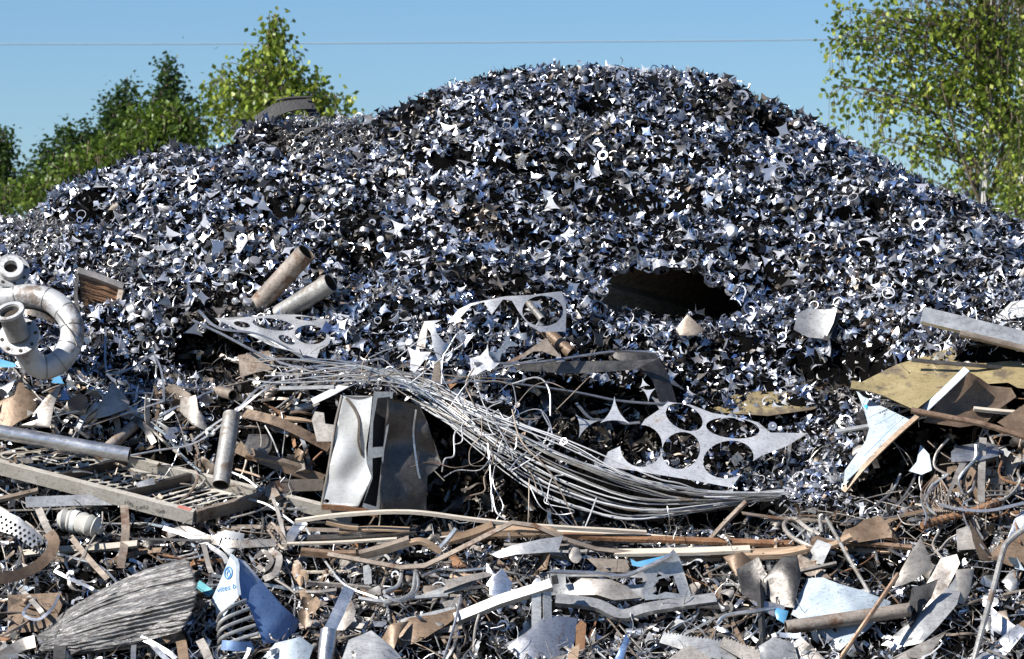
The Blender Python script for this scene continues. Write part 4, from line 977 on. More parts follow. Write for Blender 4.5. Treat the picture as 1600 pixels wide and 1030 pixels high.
t = thing('sky_tinted_casing', 'white sheet metal casing folded to a peak, shaded side tinted sky blue, round blue emblem', 'casing', P(395, 1010, .3))
ca = Cut([(361, 865), (372, 874), (370, 905), (374, 930), (352, 960), (340, 978), (337, 950), (330, 938), (345, 905)], Y=-1.72, a=-.5, b=.25, th=.006)
cb = Cut([(372, 872), (384, 878), (412, 912), (440, 945), (466, 968), (464, 985), (448, 1000), (412, 1008), (404, 985), (390, 950), (374, 930), (370, 905)], Y=-1.66, a=.75, b=.45, bow=.05, dent=.03, th=.006, res=5)
wf_ = add('white_face', ca.geo(), 'blue_white', parent=t)
add('sky_tinted_face', cb.geo(), 'blue_paint_and_sky_shade', parent=t)  # blue colour paints the sky reflection on the shaded white face
add('top_fold', strip(spline([ca.pt(362, 868, .004), ca.pt(371, 880, .006), ca.pt(371, 905, .006), ca.pt(374, 930, .006)], 3), .02, .006), 'blue_white', parent=t)
def onca(pts, m, nm): add(nm, plate(pts[0], pts[1], lambda x, y: ca.pt(x, y, .006), lambda x, y: ca.pt(x, y, .002), None), m, parent=wf_)
onca((ell(356.5, 895, 6.6, 10, .15, 28), [ell(356.5, 895, 5.0, 8.0, .15, 28)]), 'print_blue', 'emblem_ring')
onca((ell(356.8, 897.0, 3.0, 5.0, .1, 20), [ell(356.8, 897.0, 2.2, 3.9, .1, 20)]), 'print_blue', 'emblem_swirl')
onca((ell(356.8, 891.5, 2.0, 2.6, .1, 14), [ell(356.8, 891.5, 1.2, 1.7, .1, 14)]), 'print_blue', 'emblem_dot')
tv, tf = textmesh('vites b', 1.0); mxx = max(v[0] for v in tv)
V = [ca.pt(338.5 + x / mxx * 30, 926 - x / mxx * 7 - y * 12, .004) for x, y in tv]
add('casing_lettering', (V, tf), 'print_blue', parent=wf_, smooth=False)
for k in range(5):
    y0 = 950 + k * 13
    add('coil', tube(spline([cb.pt(384 + k * 5, 938 + k * 13, .01), Q(362 + k * 3, y0 - 3, -1.85), Q(346, y0 + 8, -1.86), Q(340, y0 + 22, -1.8)], 4), .011, 7), 'galvanised', parent=t)
land('sky tinted white casing', 395, 940); box(325, 862, 470, 1012)
t = thing('plastic_bottle', 'crushed pale clear plastic bottle lying above the corrugated sheet', 'bottle', P(125, 835, .2))
bp = [P(92, 812, .26), P(100, 812, .27), P(112, 814, .28), P(124, 817, .28), P(136, 820, .28), P(148, 824, .27), P(158, 828, .26)]
bb_ = add('bottle_body', tube(spline(bp, 4), [.030 + .035 * min(1, i / 3) + .006 * math.sin(i * 1.9) - (.01 * max(0, i - 20)) for i in range(25)], 18), 'bottle_plastic', parent=t)
add('bottle_label', tube([P(113, 814, .28), P(122, 816.5, .28)], .071, 18), 'white_enamel', parent=bb_)
land('clear plastic bottle', 125, 815); box(88, 790, 165, 838)
hs = []
for i in range(9):
    for j in range(3): hs.append(ell(2 + i * 7.2 + j * 1, 808 + j * 9 + i * 4.1, 2.3, 2.8, .6, 8))
sheet('expanded_mesh', 'pale expanded metal mesh strip hanging over the left edge', 'mesh', [(-12, 790), (30, 808), (66, 838), (68, 850), (50, 856), (20, 836), (-12, 826)], 'galvanised', hs, off=.3, b=.7, bow=.06, th=.004, phrase='expanded metal mesh')
band('dark_hoop', 'dark dirty curved hoop band at the left edge below the mesh', 'hoop', [(-20, 908), (30, 898), (62, 882), (80, 862), (84, 845), (76, 832)], .07, 'brown_sheet', off=.3, up=Vector((0, -1, .3)), phrase='dark curved hoop')
BL = [([(194, 790), (196, 835), (188, 888)], .05, 'warm_alloy', 'upright mottled strap standing above the corrugated sheet'), ([(60, 795), (75, 828), (90, 850)], .045, 'pale_alloy', 'rust spotted pale strap leaning left of the plastic bottle'),
      ([(110, 838), (140, 875), (168, 905)], .035, 'warm_alloy', 'beige bar slanting down to the corrugated sheet'), ([(85, 892), (110, 905), (140, 918), (152, 926)], .02, 'bright_steel', 'white curved strip left of the corrugated sheet top'),
      ([(30, 918), (60, 950), (70, 965)], .03, 'pale_alloy', 'pale slat slanting over the brown plate at far left'), ([(94, 925), (82, 950), (60, 968), (38, 962), (40, 952), (55, 935)], .018, 'bright_steel', 'bent bright strip loop over the brown plate'),
      ([(40, 785), (120, 782), (190, 781)], .07, 'galvanised', 'grey channel bar behind the plastic bottle'), ([(84, 840), (200, 842), (330, 845)], .015, 'black_rubber', 'thin black straight bar under the plastic bottle'),
      ([(160, 800), (158, 820), (140, 850), (120, 885)], .008, 'pale_alloy', 'thin curling wire dropping from the plastic bottle'), ([(262, 835), (290, 828), (320, 840), (360, 850), (430, 848)], .05, 'pale_alloy', 'wide pale strip running right to the cabinet bars'),
      ([(255, 825), (300, 840), (345, 865), (355, 880)], .03, 'galvanised', 'grey curved strip arching over to the blue casing'), ([(318, 850), (325, 880), (330, 895)], .03, 'pale_alloy', 'short strap hanging left of the blue casing'),
      ([(-10, 1035), (30, 1010), (55, 1002)], .075, 'pale_alloy', 'broad beige bar end in the lower left corner'), ([(92, 1030), (98, 990), (118, 1020)], .07, 'dark_steel', 'dark pointed fin at the bottom left before the corrugated sheet'),
      ([(224, 985), (240, 1010), (270, 1040)], .03, 'bright_steel', 'white bent strip end at the bottom below the corrugated sheet'), ([(208, 1040), (210, 1005), (222, 998), (260, 1018), (275, 1030)], .03, 'bright_steel', 'white hooked strip at the bottom edge'),
      ([(255, 1000), (268, 992), (282, 1000), (288, 1040)], .06, 'brown_sheet', 'brown arched strap end at the bottom left of the casing'), ([(312, 1000), (320, 1015), (330, 1040)], .05, 'pale_alloy', 'pale loop strap at the bottom under the blue casing'),
      ([(308, 912), (325, 924), (332, 928)], .05, 'teal_paint', 'short teal painted bar between corrugated sheet and casing'), ([(346, 1008), (372, 1010), (395, 1010)], .06, 'blue_paint_and_sky_shade', 'blue painted bar end under the casing coils'),
      ([(425, 775), (434, 800), (442, 830), (446, 860)], .022, 'pale_alloy', 'pale thin angle strip dropping from the tray corner'), ([(390, 780), (420, 790), (455, 815), (462, 820)], .012, 'galvanised', 'thin strip arching from the tray corner to the ledge'),
      ([(448, 850), (456, 836), (468, 820), (476, 824)], .06, 'bright_steel', 'bright white bent strap above the brown leaf scraps'), ([(476, 822), (492, 850), (510, 880), (540, 915), (590, 935)], .012, 'galvanised', 'long thin strip falling from the bright bent strap'),
      ([(418, 826), (426, 818), (446, 848), (440, 856), (418, 828)], .014, 'warm_alloy', 'flat rectangular wire frame above the brown leaf scraps'), ([(400, 872), (412, 862), (424, 876), (414, 890), (402, 885)], .03, 'pale_alloy', 'knotted thick pale rod above the blue casing'),
      ([(420, 860), (436, 870), (430, 895), (412, 905)], .04, 'pale_alloy', 'drilled tab strip right of the blue casing tip')]
for p, wd, m, lb in BL:
    band('metal_strip', lb, 'metal strip', p, wd, m, off=.26, up=Vector((0, -.9, .4)))
sheet('brown_plate', 'brown stained flat plate at far left under the bright strip loop', 'sheet scrap', [(12, 930), (95, 926), (100, 940), (80, 985), (12, 990)], 'brown_sheet', off=.1, b=.5, phrase='brown stained plate')
sheet('white_bucket', 'ribbed white plastic crate end right of the tray corner', 'crate', [(330, 838), (352, 828), (382, 834), (380, 846), (358, 870), (348, 858)], 'white_enamel', [ell(345 + k * 6, 846 + k * .6, 1.6, 8, .3, 8) for k in range(5)], off=.2, b=.6, bow=.05, phrase='ribbed white crate end')
for i in range(9):
    x = 462 + R.uniform(0, 44); y = 880 + i * 10 + R.uniform(-5, 5)
    rr = R.uniform(8, 16); ro = R.uniform(.8, 2.2)
    ol = [(x + rr * q * math.cos(ro + a), y + rr * q * math.sin(ro + a)) for a, q in ((0, 1.3), (.7, .75), (1.7, .6), (2.8, .9), (3.6, .8), (4.6, .55), (5.5, .7))]
    sheet('brown_flake', None, 'flake', ol, R.choice(['wood', 'warm_alloy', 'brown_sheet']), off=.18 + .02 * (i % 3), b=R.uniform(-.1, .4), a=R.uniform(-.6, .6), bow=R.uniform(-.05, .05), group='tan leaf shaped flakes right of the blue casing')
land('tan leaf shaped flakes', 485, 920)

# bottom centre
pipe('bent_tube', 'bright round tube rising from the bottom edge, upper half dented', 'tube', (507, 1045), (514, 985), .05, 'steel', Ya=-1.95, Yb=-1.86, phrase='bright dented tube')
band('flattened_tube', 'flattened top length of tube leaning right over the dented tube', 'tube', [(512, 990), (520, 975), (534, 945), (545, 920)], .07, 'steel', Ys=[-1.86, -1.84, -1.8, -1.76], th=.04, up=Vector((.1, -1, .2)))
t = thing('tube_stand', 'galvanised square tube stand with two legs and a slanting top bar', 'frame', P(840, 1040, .2))
add('top_bar', strip([Q(712, 968, -1.66), Q(780, 940, -1.66), Q(862, 914, -1.66)], .062, .05, up=Vector((0, -.8, .6))), 'galvanised', parent=t)
add('leg', strip([Q(838, 921, -1.65), Q(838, 1000, -1.7), Q(837, 1050, -1.72)], .055, .05, up=Vector((0, -1, 0))), 'galvanised', parent=t)
add('leg', strip([Q(853, 922, -1.65), Q(855, 1000, -1.7), Q(856, 1050, -1.72)], .05, .045, up=Vector((.3, -1, 0))), 'galvanised', parent=t)
add('end_block', strip([Q(862, 907, -1.65), Q(872, 905, -1.65)], .05, .06, up=Vector((0, -1, 0))), 'dark_steel', parent=t)
land('square tube stand', 840, 970); box(730, 905, 870, 1030)
sheet('white_hull', 'large white curved sheet fanning out behind the square tube stand', 'sheet scrap', [(788, 1008), (820, 990), (850, 964), (870, 962), (902, 966), (898, 1000), (890, 1040), (820, 1040)], 'bright_steel', off=.14, b=.7, a=.1, bow=.08, phrase='large white curved sheet')
t = thing('crumpled_chassis', 'crumpled pale steel frame box with window cut outs at bottom centre', 'frame', P(970, 950, .2))
c1 = Cut([(860, 892), (920, 893), (975, 897), (1000, 888), (1022, 896), (1026, 925), (1000, 938), (960, 940), (900, 930), (858, 930)], [[(884, 901), (960, 901), (1004, 903), (1004, 913), (975, 914), (950, 905), (910, 904), (900, 912), (884, 912)]], Y=-1.36, b=.35, a=-.1, dent=.04, th=.006, res=6)
add('front_plate', c1.geo(), 'galvanised', parent=t)
c2_ = Cut([(1000, 886), (1040, 872), (1052, 858), (1062, 872), (1080, 930), (1062, 934), (1030, 936), (1008, 938), (1002, 925), (1012, 905)], [[(1026, 902), (1040, 899), (1029, 890)], [(1014, 926), (1030, 905), (1052, 899), (1062, 928), (1040, 925), (1026, 930)]], Y=-1.4, b=.2, a=.2, dent=.02, th=.006, res=6)
add('end_plate', c2_.geo(), 'galvanised', parent=t)
add('blue_panel', Cut([(985, 873), (995, 878), (1040, 868), (1052, 862), (1030, 880), (1000, 886), (988, 884)], Y=-1.2, b=.9).geo(), 'sky_blue_paint', parent=t)
add('top_rail', strip(spline([Q(860, 893, -1.4), Q(930, 896, -1.4), Q(975, 900, -1.42), Q(1010, 886, -1.42), Q(1050, 868, -1.4)], 4), .03, .012, up=Vector((0, -.5, 1))), 'steel', parent=t)
add('inner_fold', Cut([(896, 912), (908, 903), (955, 906), (980, 916), (1002, 934), (960, 938), (900, 930)], Y=-1.44, b=.5, bow=.05, dent=.03).geo(), 'pale_alloy', parent=t)
land('crumpled steel frame', 970, 910); box(855, 860, 1090, 965)
sheet('grey_plate', 'grey folded plate standing behind the crumpled frame', 'sheet scrap', [(916, 872), (978, 874), (984, 888), (975, 894), (940, 894)], 'warm_alloy', off=.12, b=.3)
band('crushed_rail', 'crushed bright rail lying under the crumpled frame', 'rail', [(868, 938), (930, 945), (970, 962), (1010, 952), (1060, 944), (1118, 936)], .07, 'galvanised', Ys=[-1.5, -1.52, -1.55, -1.52, -1.48, -1.44], th=.035, up=Vector((0, -.7, .7)), phrase='crushed bright rail')
# saw toothed plates
def sawtooth(x0, y0, x1, y1, n, d, wdt):
    out = []
    for i in range(n):
        u = i / n; u2 = (i + .75) / n
        out.append((x0 + (x1 - x0) * u, y0 + (y1 - y0) * u + 10 * math.sin(u * 3) * 0)); out.append((x0 + (x1 - x0) * u2, y0 + (y1 - y0) * u2 - d))
    return out + [(x1, y1), (x1 + 4, y1 + wdt), ((x0 + x1) / 2, (y0 + y1) / 2 + wdt * .9), (x0 - 6, y0 + 14)]
sheet('toothed_plate', 'long grey plate with a row of saw teeth at the bottom edge', 'toothed plate', sawtooth(1036, 990, 1148, 1006, 22, 4, 30), 'galvanised', off=.22, b=.8, bow=.03, phrase='long saw toothed plate', res=10)
sheet('toothed_plate', 'second toothed plate slanting away at the right end of the first', 'toothed plate', sawtooth(1130, 996, 1200, 1024, 14, 4, 26), 'pale_alloy', off=.14, b=.8)
sheet('roof_sheet', 'pale gable shaped sheet under the saw toothed plates', 'sheet scrap', [(1030, 1040), (1068, 1012), (1080, 1008), (1112, 1030), (1110, 1045), (1040, 1048)], 'pale_alloy', off=.3, b=.4)
BC = [([(545, 1000), (580, 985), (612, 1010), (640, 1042), (530, 1042)], 'galvanised', 'grey flat hood sheet at the bottom edge right of the dented tube', .9, .05),
      ([(594, 1002), (610, 975), (640, 970), (625, 990), (615, 1015), (600, 1010)], 'brown_sheet', 'brown creased sheet behind the grey hood', .4, .08),
      ([(618, 985), (640, 965), (680, 960), (716, 950), (726, 935), (732, 955), (700, 975), (660, 1000), (630, 1012)], 'brown_sheet', 'long crumpled brown sheet pointing at the square tube stand', .6, .08),
      ([(600, 980), (632, 966), (690, 952), (720, 945), (700, 960), (650, 972), (606, 990)], 'galvanised', 'grey crumpled ledge sheet above the brown creased sheet', 1.0, .05),
      ([(567, 885), (576, 882), (580, 890), (581, 912), (569, 914)], 'galvanised', 'small pale upright tab with rounded top below the kinked bar', .05, .0),
      ([(520, 985), (530, 960), (550, 938), (556, 955), (552, 970), (538, 985)], 'pale_alloy', 'pale three cornered bracket right of the dented tube', .4, .02),
      ([(765, 905), (785, 888), (800, 910), (798, 930), (780, 960), (765, 935)], 'bright_steel', 'white folded sheet fan left of the crumpled frame', .4, .08),
      ([(760, 880), (772, 895), (800, 925), (790, 930), (760, 915)], 'bright_steel', 'bright splayed strips left of the crumpled frame', .6, .03),
      ([(900, 978), (908, 968), (916, 975), (912, 1040), (898, 1040)], 'rust', 'rusty upright bar end right of the white curved sheet', .1, .0),
      ([(884, 1040), (890, 1015), (906, 1005), (902, 1040)], 'wood', 'tan block at the foot of the rusty upright bar', .2, .0),
      ([(960, 1030), (972, 1005), (978, 990), (984, 1000), (974, 1030)], 'blue_paint_and_sky_shade', 'glossy blue painted plastic shard at the bottom edge', .3, .05),
      ([(400, 1040), (430, 1005), (470, 995), (490, 1010), (480, 1040)], 'blue_white', 'light blue crushed sheet at the bottom right of the casing', .7, .08),
      ([(1130, 870), (1160, 862), (1180, 880), (1180, 905), (1150, 900)], 'brown_sheet', 'dull brown plate on the ledge end left of the dark hood', .3, .06),
      ([(700, 905), (760, 893), (775, 898), (730, 910), (690, 925)], 'pale_alloy', 'long pale sliver under the kinked flat bar', 1.0, .02),
      ([(655, 930), (700, 915), (740, 905), (745, 912), (700, 928)], 'galvanised', 'grey sliver plate left of the white folded fan', 1.0, .02)]
for ol, m, lb, b_, bw in BC:
    sheet('sheet_scrap', lb, 'sheet scrap', ol, m, off=.2, b=b_, a=R.uniform(-.25, .25), bow=bw, dent=.04 if bw > .04 else 0)
for i, p in enumerate([[(462, 925), (500, 925), (526, 922)], [(430, 905), (450, 918), (462, 928)], [(690, 1040), (706, 990), (714, 960), (720, 930)], [(740, 1020), (742, 985), (750, 955)], [(565, 880), (600, 868), (612, 880)], [(650, 880), (648, 905), (640, 930), (600, 945)],
                       [(640, 885), (652, 900), (650, 925), (625, 940), (600, 930)], [(628, 890), (622, 915), (600, 925)], [(660, 900), (690, 890), (720, 892), (760, 888)], [(560, 935), (600, 940), (640, 935), (700, 930)], [(1120, 975), (1135, 962), (1180, 955), (1210, 950)], [(1000, 1000), (1010, 985), (1020, 980)]]):
    wire('bent_rod', None, 'rod', p, R.choice([.008, .010, .013]), R.choice(['galvanised', 'bright_steel', 'pale_alloy', 'steel']), off=.28, group='bent rods along the bottom of the pile')

# ================================================================== HEAP OF SMALL OFFCUTS
def star_geo(n, conc, rs, b1, b2, rng, th=None):
    pts = star(0, 0, 1, n, 0, conc, 1, 4, rs)
    def zf(x, y): return b1 * x * x + b2 * (x * .6 + y * .8) ** 2 - .25 * (b1 + b2)
    V = [Vector((0, 0, zf(0, 0)))]
    for x, y in pts: V.append(Vector((x * .5, y * .5, zf(x * .5, y * .5))))
    for x, y in pts: V.append(Vector((x, y, zf(x, y))))
    m = len(pts); T = []
    for i in range(m):
        j = (i + 1) % m
        T += [(0, 1 + i, 1 + j), (1 + i, 1 + m + i, 1 + m + j), (1 + i, 1 + m + j, 1 + j)]
    if th:
        N = len(V); V += [v - Vector((0, 0, th)) for v in V]
        T += [tuple(k + N for k in reversed(f)) for f in list(T)]
        for i in range(m):
            a, b = 1 + m + i, 1 + m + (i + 1) % m; T += [(b, a, a + N), (b, a + N, b + N)]
    return V, T
def tri(geo):
    V, Fs = geo; T = []
    for f in Fs:
        for k in range(1, len(f) - 1): T.append((f[0], f[k], f[k + 1]))
    return V, T
Zv = Vector((0, 0, 1))
def ring_geo(ri, th, n=16): return tube([Zv * -th / 2, Zv * th / 2], 1.0, n, wall=1 - ri)
def cap_geo(h, dome=.25, n=14):
    prof = [(1, 0), (1, h * .7), (.93, h * .9), (.75, h), (.4, h + dome * .6), (0.02, h + dome * .75)]
    V, Fs = [], []
    for r_, z in prof:
        for j in range(n): a = 2 * math.pi * j / n; V.append(Vector((r_ * math.cos(a), r_ * math.sin(a), z - h / 2)))
    for i in range(len(prof) - 1):
        for j in range(n): a, b = i * n + j, i * n + (j + 1) % n; Fs.append((a, b, b + n, a + n))
    o = len(V)
    for j in range(n): a = 2 * math.pi * j / n; V.append(Vector((.9 * math.cos(a), .9 * math.sin(a), -h / 2)))
    for j in range(n): Fs.append((j, o + j, o + (j + 1) % n, (j + 1) % n))
    o2 = len(V)
    for j in range(n): a = 2 * math.pi * j / n; V.append(Vector((.85 * math.cos(a), .85 * math.sin(a), h * .35)))
    for j in range(n): Fs.append((o + j, o2 + j, o2 + (j + 1) % n, o + (j + 1) % n))
    Fs.append(tuple(o2 + j for j in range(n)))
    return V, Fs
def cres_geo(a0, ri, th, n=10, rise=0.0):
    p = [Vector((math.cos(a0 * i / n), math.sin(a0 * i / n), rise * i / n)) for i in range(n + 1)]
    return strip(p, 1 - ri, th, up=Zv)
def shard_geo(rng):
    k = rng.randint(3, 6); a = sorted(rng.uniform(0, 6.28) for _ in range(k)); b1, b2 = rng.uniform(-.5, .5), rng.uniform(-.5, .5)
    pts = [(math.cos(x) * rng.uniform(.6, 1.1), math.sin(x) * rng.uniform(.4, 1.0)) for x in a]
    V = [Vector((0, 0, 0))]
    m = []
    for i in range(k):
        p, q = pts[i], pts[(i + 1) % k]
        m += [p, ((p[0] + q[0]) / 2, (p[1] + q[1]) / 2)]
    for x, y in m: V.append(Vector((x, y, b1 * x * x + b2 * x * y)))
    return V, [(0, 1 + i, 1 + (i + 1) % len(m)) for i in range(len(m))]
def strip_geo(rng, wd=.25, curl=1.0):
    p = [Vector((-1, 0, 0))]; a = rng.uniform(-.4, .4); b = rng.uniform(-.5, .5)
    for i in range(7):
        a += rng.uniform(-.5, .5) * curl; b += rng.uniform(-.5, .5) * curl
        p.append(p[-1] + Vector((math.cos(a) * math.cos(b), math.sin(a) * math.cos(b), math.sin(b))) * .3)
    return strip(p, wd, .03, up=Zv, twist=rng.uniform(-1.5, 1.5))
def wire_geo(rng, r=.03):
    p = [Vector((-1, 0, 0))]; a = rng.uniform(-.4, .4); b = 0
    for i in range(6):
        a += rng.uniform(-.6, .6); b += rng.uniform(-.5, .5)
        p.append(p[-1] + Vector((math.cos(a) * math.cos(b), math.sin(a) * math.cos(b), math.sin(b))) * .34)
    return tube(p, r, 4)

rp = random.Random(5)
def rs_(n): return [rp.uniform(.75, 1.2) for _ in range(n)]
PR_STAR = [tri(star_geo(*(lambda n: (n, rp.uniform(.25, .9), rs_(n), rp.uniform(-.45, .45), rp.uniform(-.4, .4), rp))(rp.choice([3, 3, 3, 4, 4])))) for _ in range(26)]
PR_RING = [tri(ring_geo(rp.uniform(.45, .88), rp.uniform(.08, .3), 12)) for _ in range(6)]
PR_COLL = [tri(ring_geo(rp.uniform(.82, .92), rp.uniform(.7, 1.3), 12)) for _ in range(4)]
PR_CAP = [tri(cap_geo(rp.uniform(.5, 1.1), rp.uniform(.05, .4), 10)) for _ in range(4)]
PR_CRES = [tri(cres_geo(rp.uniform(1.5, 5.6), rp.uniform(.8, .92), .06, 9, rp.uniform(-.3, .3))) for _ in range(8)]
PR_SHARD = [tri(shard_geo(rp)) for _ in range(16)]
PR_STRIP = [tri(strip_geo(rp, rp.uniform(.12, .35))) for _ in range(14)]
PR_WIRE = [tri(wire_geo(rp, rp.uniform(.012, .03))) for _ in range(12)]

def rot_from(nrm, spin):
    """(m,3,3) rotations taking z to nrm with a spin"""
    n = nrm / np.linalg.norm(nrm, axis=1, keepdims=True)
    h = np.where(np.abs(n[:, :1]) < .9, np.array([[1., 0, 0]]), np.array([[0, 1., 0]]))
    u = np.cross(h, n); u /= np.linalg.norm(u, axis=1, keepdims=True); v = np.cross(n, u)
    c, s_ = np.cos(spin)[:, None], np.sin(spin)[:, None]
    a = u * c + v * s_; b = -u * s_ + v * c
    return np.stack([a, b, n], -1)

def slope_normals(x, y):
    e = .06
    dx = (Hs(x + e, y) - Hs(x - e, y)) / (2 * e); dy = (Hs(x, y + e) - Hs(x, y - e)) / (2 * e)
    n = np.stack([-dx, -dy, np.ones_like(dx)], -1)
    return n / np.linalg.norm(n, axis=1, keepdims=True)

class Soup:
    def __init__(s): s.V = []; s.T = []; s.M = []; s.n = 0
    def put(s, proto, pos, rot, size, mi):
        V = np.array([tuple(v) for v in proto[0]]); T = np.array(proto[1]); m = len(pos)
        if not m: return
        W = np.einsum('mij,mnj->mni', rot, V[None] * size[:, None, None]) + pos[:, None]
        s.V.append(W.reshape(-1, 3)); s.T.append((T[None] + (np.arange(m) * len(V))[:, None, None] + s.n).reshape(-1, 3)); s.M.append(np.repeat(mi, len(T)) if np.ndim(mi) else np.full(m * len(T), mi)); s.n += m * len(V)
    def put_raw(s, V, quads, mi):
        t = np.concatenate([quads[:, [0, 1, 2]], quads[:, [0, 2, 3]]]) + s.n
        s.V.append(V); s.T.append(t); s.M.append(np.full(len(t), mi)); s.n += len(V)
    def build(s, name, mats, smooth=True):
        V = np.concatenate(s.V).astype(np.float32); T = np.concatenate(s.T).astype(np.int32); M = np.concatenate(s.M).astype(np.int32)
        me = bpy.data.meshes.new(name)
        me.vertices.add(len(V)); me.vertices.foreach_set('co', V.ravel())
        me.loops.add(len(T) * 3); me.loops.foreach_set('vertex_index', T.ravel())
        me.polygons.add(len(T)); me.polygons.foreach_set('loop_start', np.arange(0, len(T) * 3, 3, dtype=np.int32)); me.polygons.foreach_set('loop_total', np.full(len(T), 3, np.int32))
        for m in mats: me.materials.append(MATS[m])
        me.polygons.foreach_set('material_index', M)
        me.polygons.foreach_set('use_smooth', np.full(len(T), smooth))
        me.update(calc_edges=True); me.validate()
        if smooth: me.set_sharp_from_angle(angle=.7)
        o = bpy.data.objects.new(name, me); COL.objects.link(o)
        return o

CLEAR = [(1235, 478, 1312, 534), (392, 388, 528, 488), (118, 424, 192, 512), (-20, 398, 132, 592)]
def scatter(n, region, tilt, lift):
    x = NR.uniform(-4.6, 4.6, n); y = NR.uniform(-2.3, 3.7, n)
    z = Hs(x, y); px, py = proj(x, y, z)
    ok = region(px, py, x, y) & (z > -.04) & ~(in_hollow(px, py) & (y < 1.0))
    u = (px - MC[0]) / MRX; v = (py - MC[1] - u * 8) / MRY
    ok &= ~((u * u + v * v < 1.05 * mouth_k(np.arctan2(v, u)) ** 2) & (y > .2))
    x, y, z = x[ok], y[ok], z[ok]
    nrm = slope_normals(x, y) + NR.normal(0, tilt, (len(x), 3))
    pos = np.stack([x, y, z + NR.uniform(lift[0], lift[1], len(x))], -1)
    return pos, rot_from(nrm, NR.uniform(0, 6.28, len(x)))

def heapreg(px, py, x, y):
    t_ = np.interp(px, TOE_X, TOE_R)
    return (y > .18) | ((px > 860) & (px < 1330) & (py < 790) & (py > 560) & ((py < 735) | (px > 1120))) | ((px < 330) & (py < 700))
def mixreg(px, py, x, y):
    return (y < .45) & ~((px > 470) & (px < 1230) & (py > 735) & (py < 815) & (y < .3))
def swarfreg(px, py, x, y):
    a = ((px - 505) / 75) ** 2 + ((py - 215) / 38) ** 2 < 1
    b = ((px - 60) / 60) ** 2 + ((py - 375) / 36) ** 2 < 1
    c = ((px - 180) / 40) ** 2 + ((py - 430) / 20) ** 2 < 1
    return (a | b | c) & (y > .2)

soup = Soup()
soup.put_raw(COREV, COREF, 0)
def loadfield(x, y, sc=1.7, sd=2.0):
    return np.array([noise.fractal(Vector((a * sc + sd, b * sc * 1.6, sd)), 1.0, 2.0, 2) for a, b in zip(x, y)])
def fill(protos, n, region, size, tilt=.55, lift=(-.01, .035), mi=1, sp=soup, skew=1.0, thin=0.0, loads=False):
    for p in protos:
        pos, rot = scatter(n // len(protos), region, tilt, lift)
        if len(pos) and (thin or loads):
            f = loadfield(pos[:, 0], pos[:, 1]) + NR.normal(0, .18, len(pos))
            if thin: k = f > -thin; pos, rot, f = pos[k], rot[k], f[k]
        m = np.full(len(pos), mi)
        if loads and mi == 1:
            g = loadfield(pos[:, 0], pos[:, 1], 1.1, 9.0) + NR.normal(0, .22, len(pos))
            m = np.where(g < -.36, 3, np.where(g > .62, 4, 1))
        sp.put(p, pos, rot, size[0] + (size[1] - size[0]) * NR.random(len(pos)) ** skew, m)
def notsw(px, py, x, y): return heapreg(px, py, x, y) & ~swarfreg(px, py, x, y)
fill(PR_STAR, 30000, notsw, (.018, .05), skew=1.4, loads=True)
fill(PR_STAR, 19000, notsw, (.036, .072), tilt=.7, lift=(.0, .045), skew=1.5, thin=.22, loads=True)
fill(PR_SHARD, 70000, heapreg, (.010, .034), lift=(-.014, .014), skew=1.3, loads=True)
fill(PR_STAR, 9000, heapreg, (.02, .04), lift=(-.01, .01), tilt=.35, loads=True)
fill(PR_SHARD, 9000, heapreg, (.02, .05), tilt=.8, lift=(.0, .04), skew=1.6, thin=.2, loads=True)
fill(PR_RING, 1500, heapreg, (.012, .032), tilt=.8, loads=True)
fill(PR_COLL, 1500, heapreg, (.012, .030), tilt=1.0, loads=True)
fill(PR_CAP, 1300, heapreg, (.012, .028), tilt=1.0, loads=True)
fill(PR_CRES, 8000, heapreg, (.015, .04), tilt=.8, loads=True)
fill(PR_STRIP, 9000, heapreg, (.012, .035), tilt=.8, skew=1.5, loads=True)
fill(PR_WIRE, 2500, heapreg, (.02, .05), tilt=.8, loads=True)
def crestreg(px, py, x, y): return (np.abs(py - np.interp(px, SIL_X, SIL_R)) < 14) & (y > 2.2)
fill(PR_STAR, 9000, crestreg, (.025, .06), tilt=1.0, lift=(.0, .07), skew=1.5)
fill(PR_STRIP + PR_WIRE, 5000, crestreg, (.02, .06), tilt=1.2, lift=(.0, .06), skew=1.5)
fill(PR_CRES, 60000, swarfreg, (.012, .034), tilt=.9, lift=(-.01, .06), mi=2)
fill(PR_STRIP, 20000, swarfreg, (.012, .03), tilt=.9, lift=(-.01, .06), mi=2)
for p in PR_STAR[:14] + PR_CRES[:4] + PR_COLL[:2]:
    k = 16; ang = NR.uniform(0, 6.28, k); rr_ = NR.uniform(.97, 1.12, k)
    rr_ = rr_ * mouth_k(ang); q3 = [P(MC[0] + MRX * r_ * math.cos(a), MC[1] + MRY * r_ * math.sin(a) + math.cos(a) * 8, .03) for a, r_ in zip(ang, rr_)]
    soup.put(p, np.array([tuple(v) for v in q3]) , rot_from(NR.normal(0, .7, (k, 3)) + np.array([0, -.7, .7]), NR.uniform(0, 6.28, k)), NR.uniform(.03, .06, k), 1)
for p in PR_STAR[:16] + PR_SHARD[:8] + PR_CRES:
    k = 14; q3 = []
    for _ in range(k):
        m_ = mouth[R.randint(2, 18)].lerp(mouth[R.randint(2, 18)], .3); q3.append(m_ + dd * (R.random() ** 1.6 * .8) + Vector((0, 0, R.uniform(.0, .05))))
    soup.put(p, np.array([tuple(v) for v in q3]), rot_from(NR.normal(0, .7, (k, 3)) + np.array([0, -.3, .9]), NR.uniform(0, 6.28, k)), NR.uniform(.03, .055, k), 1)
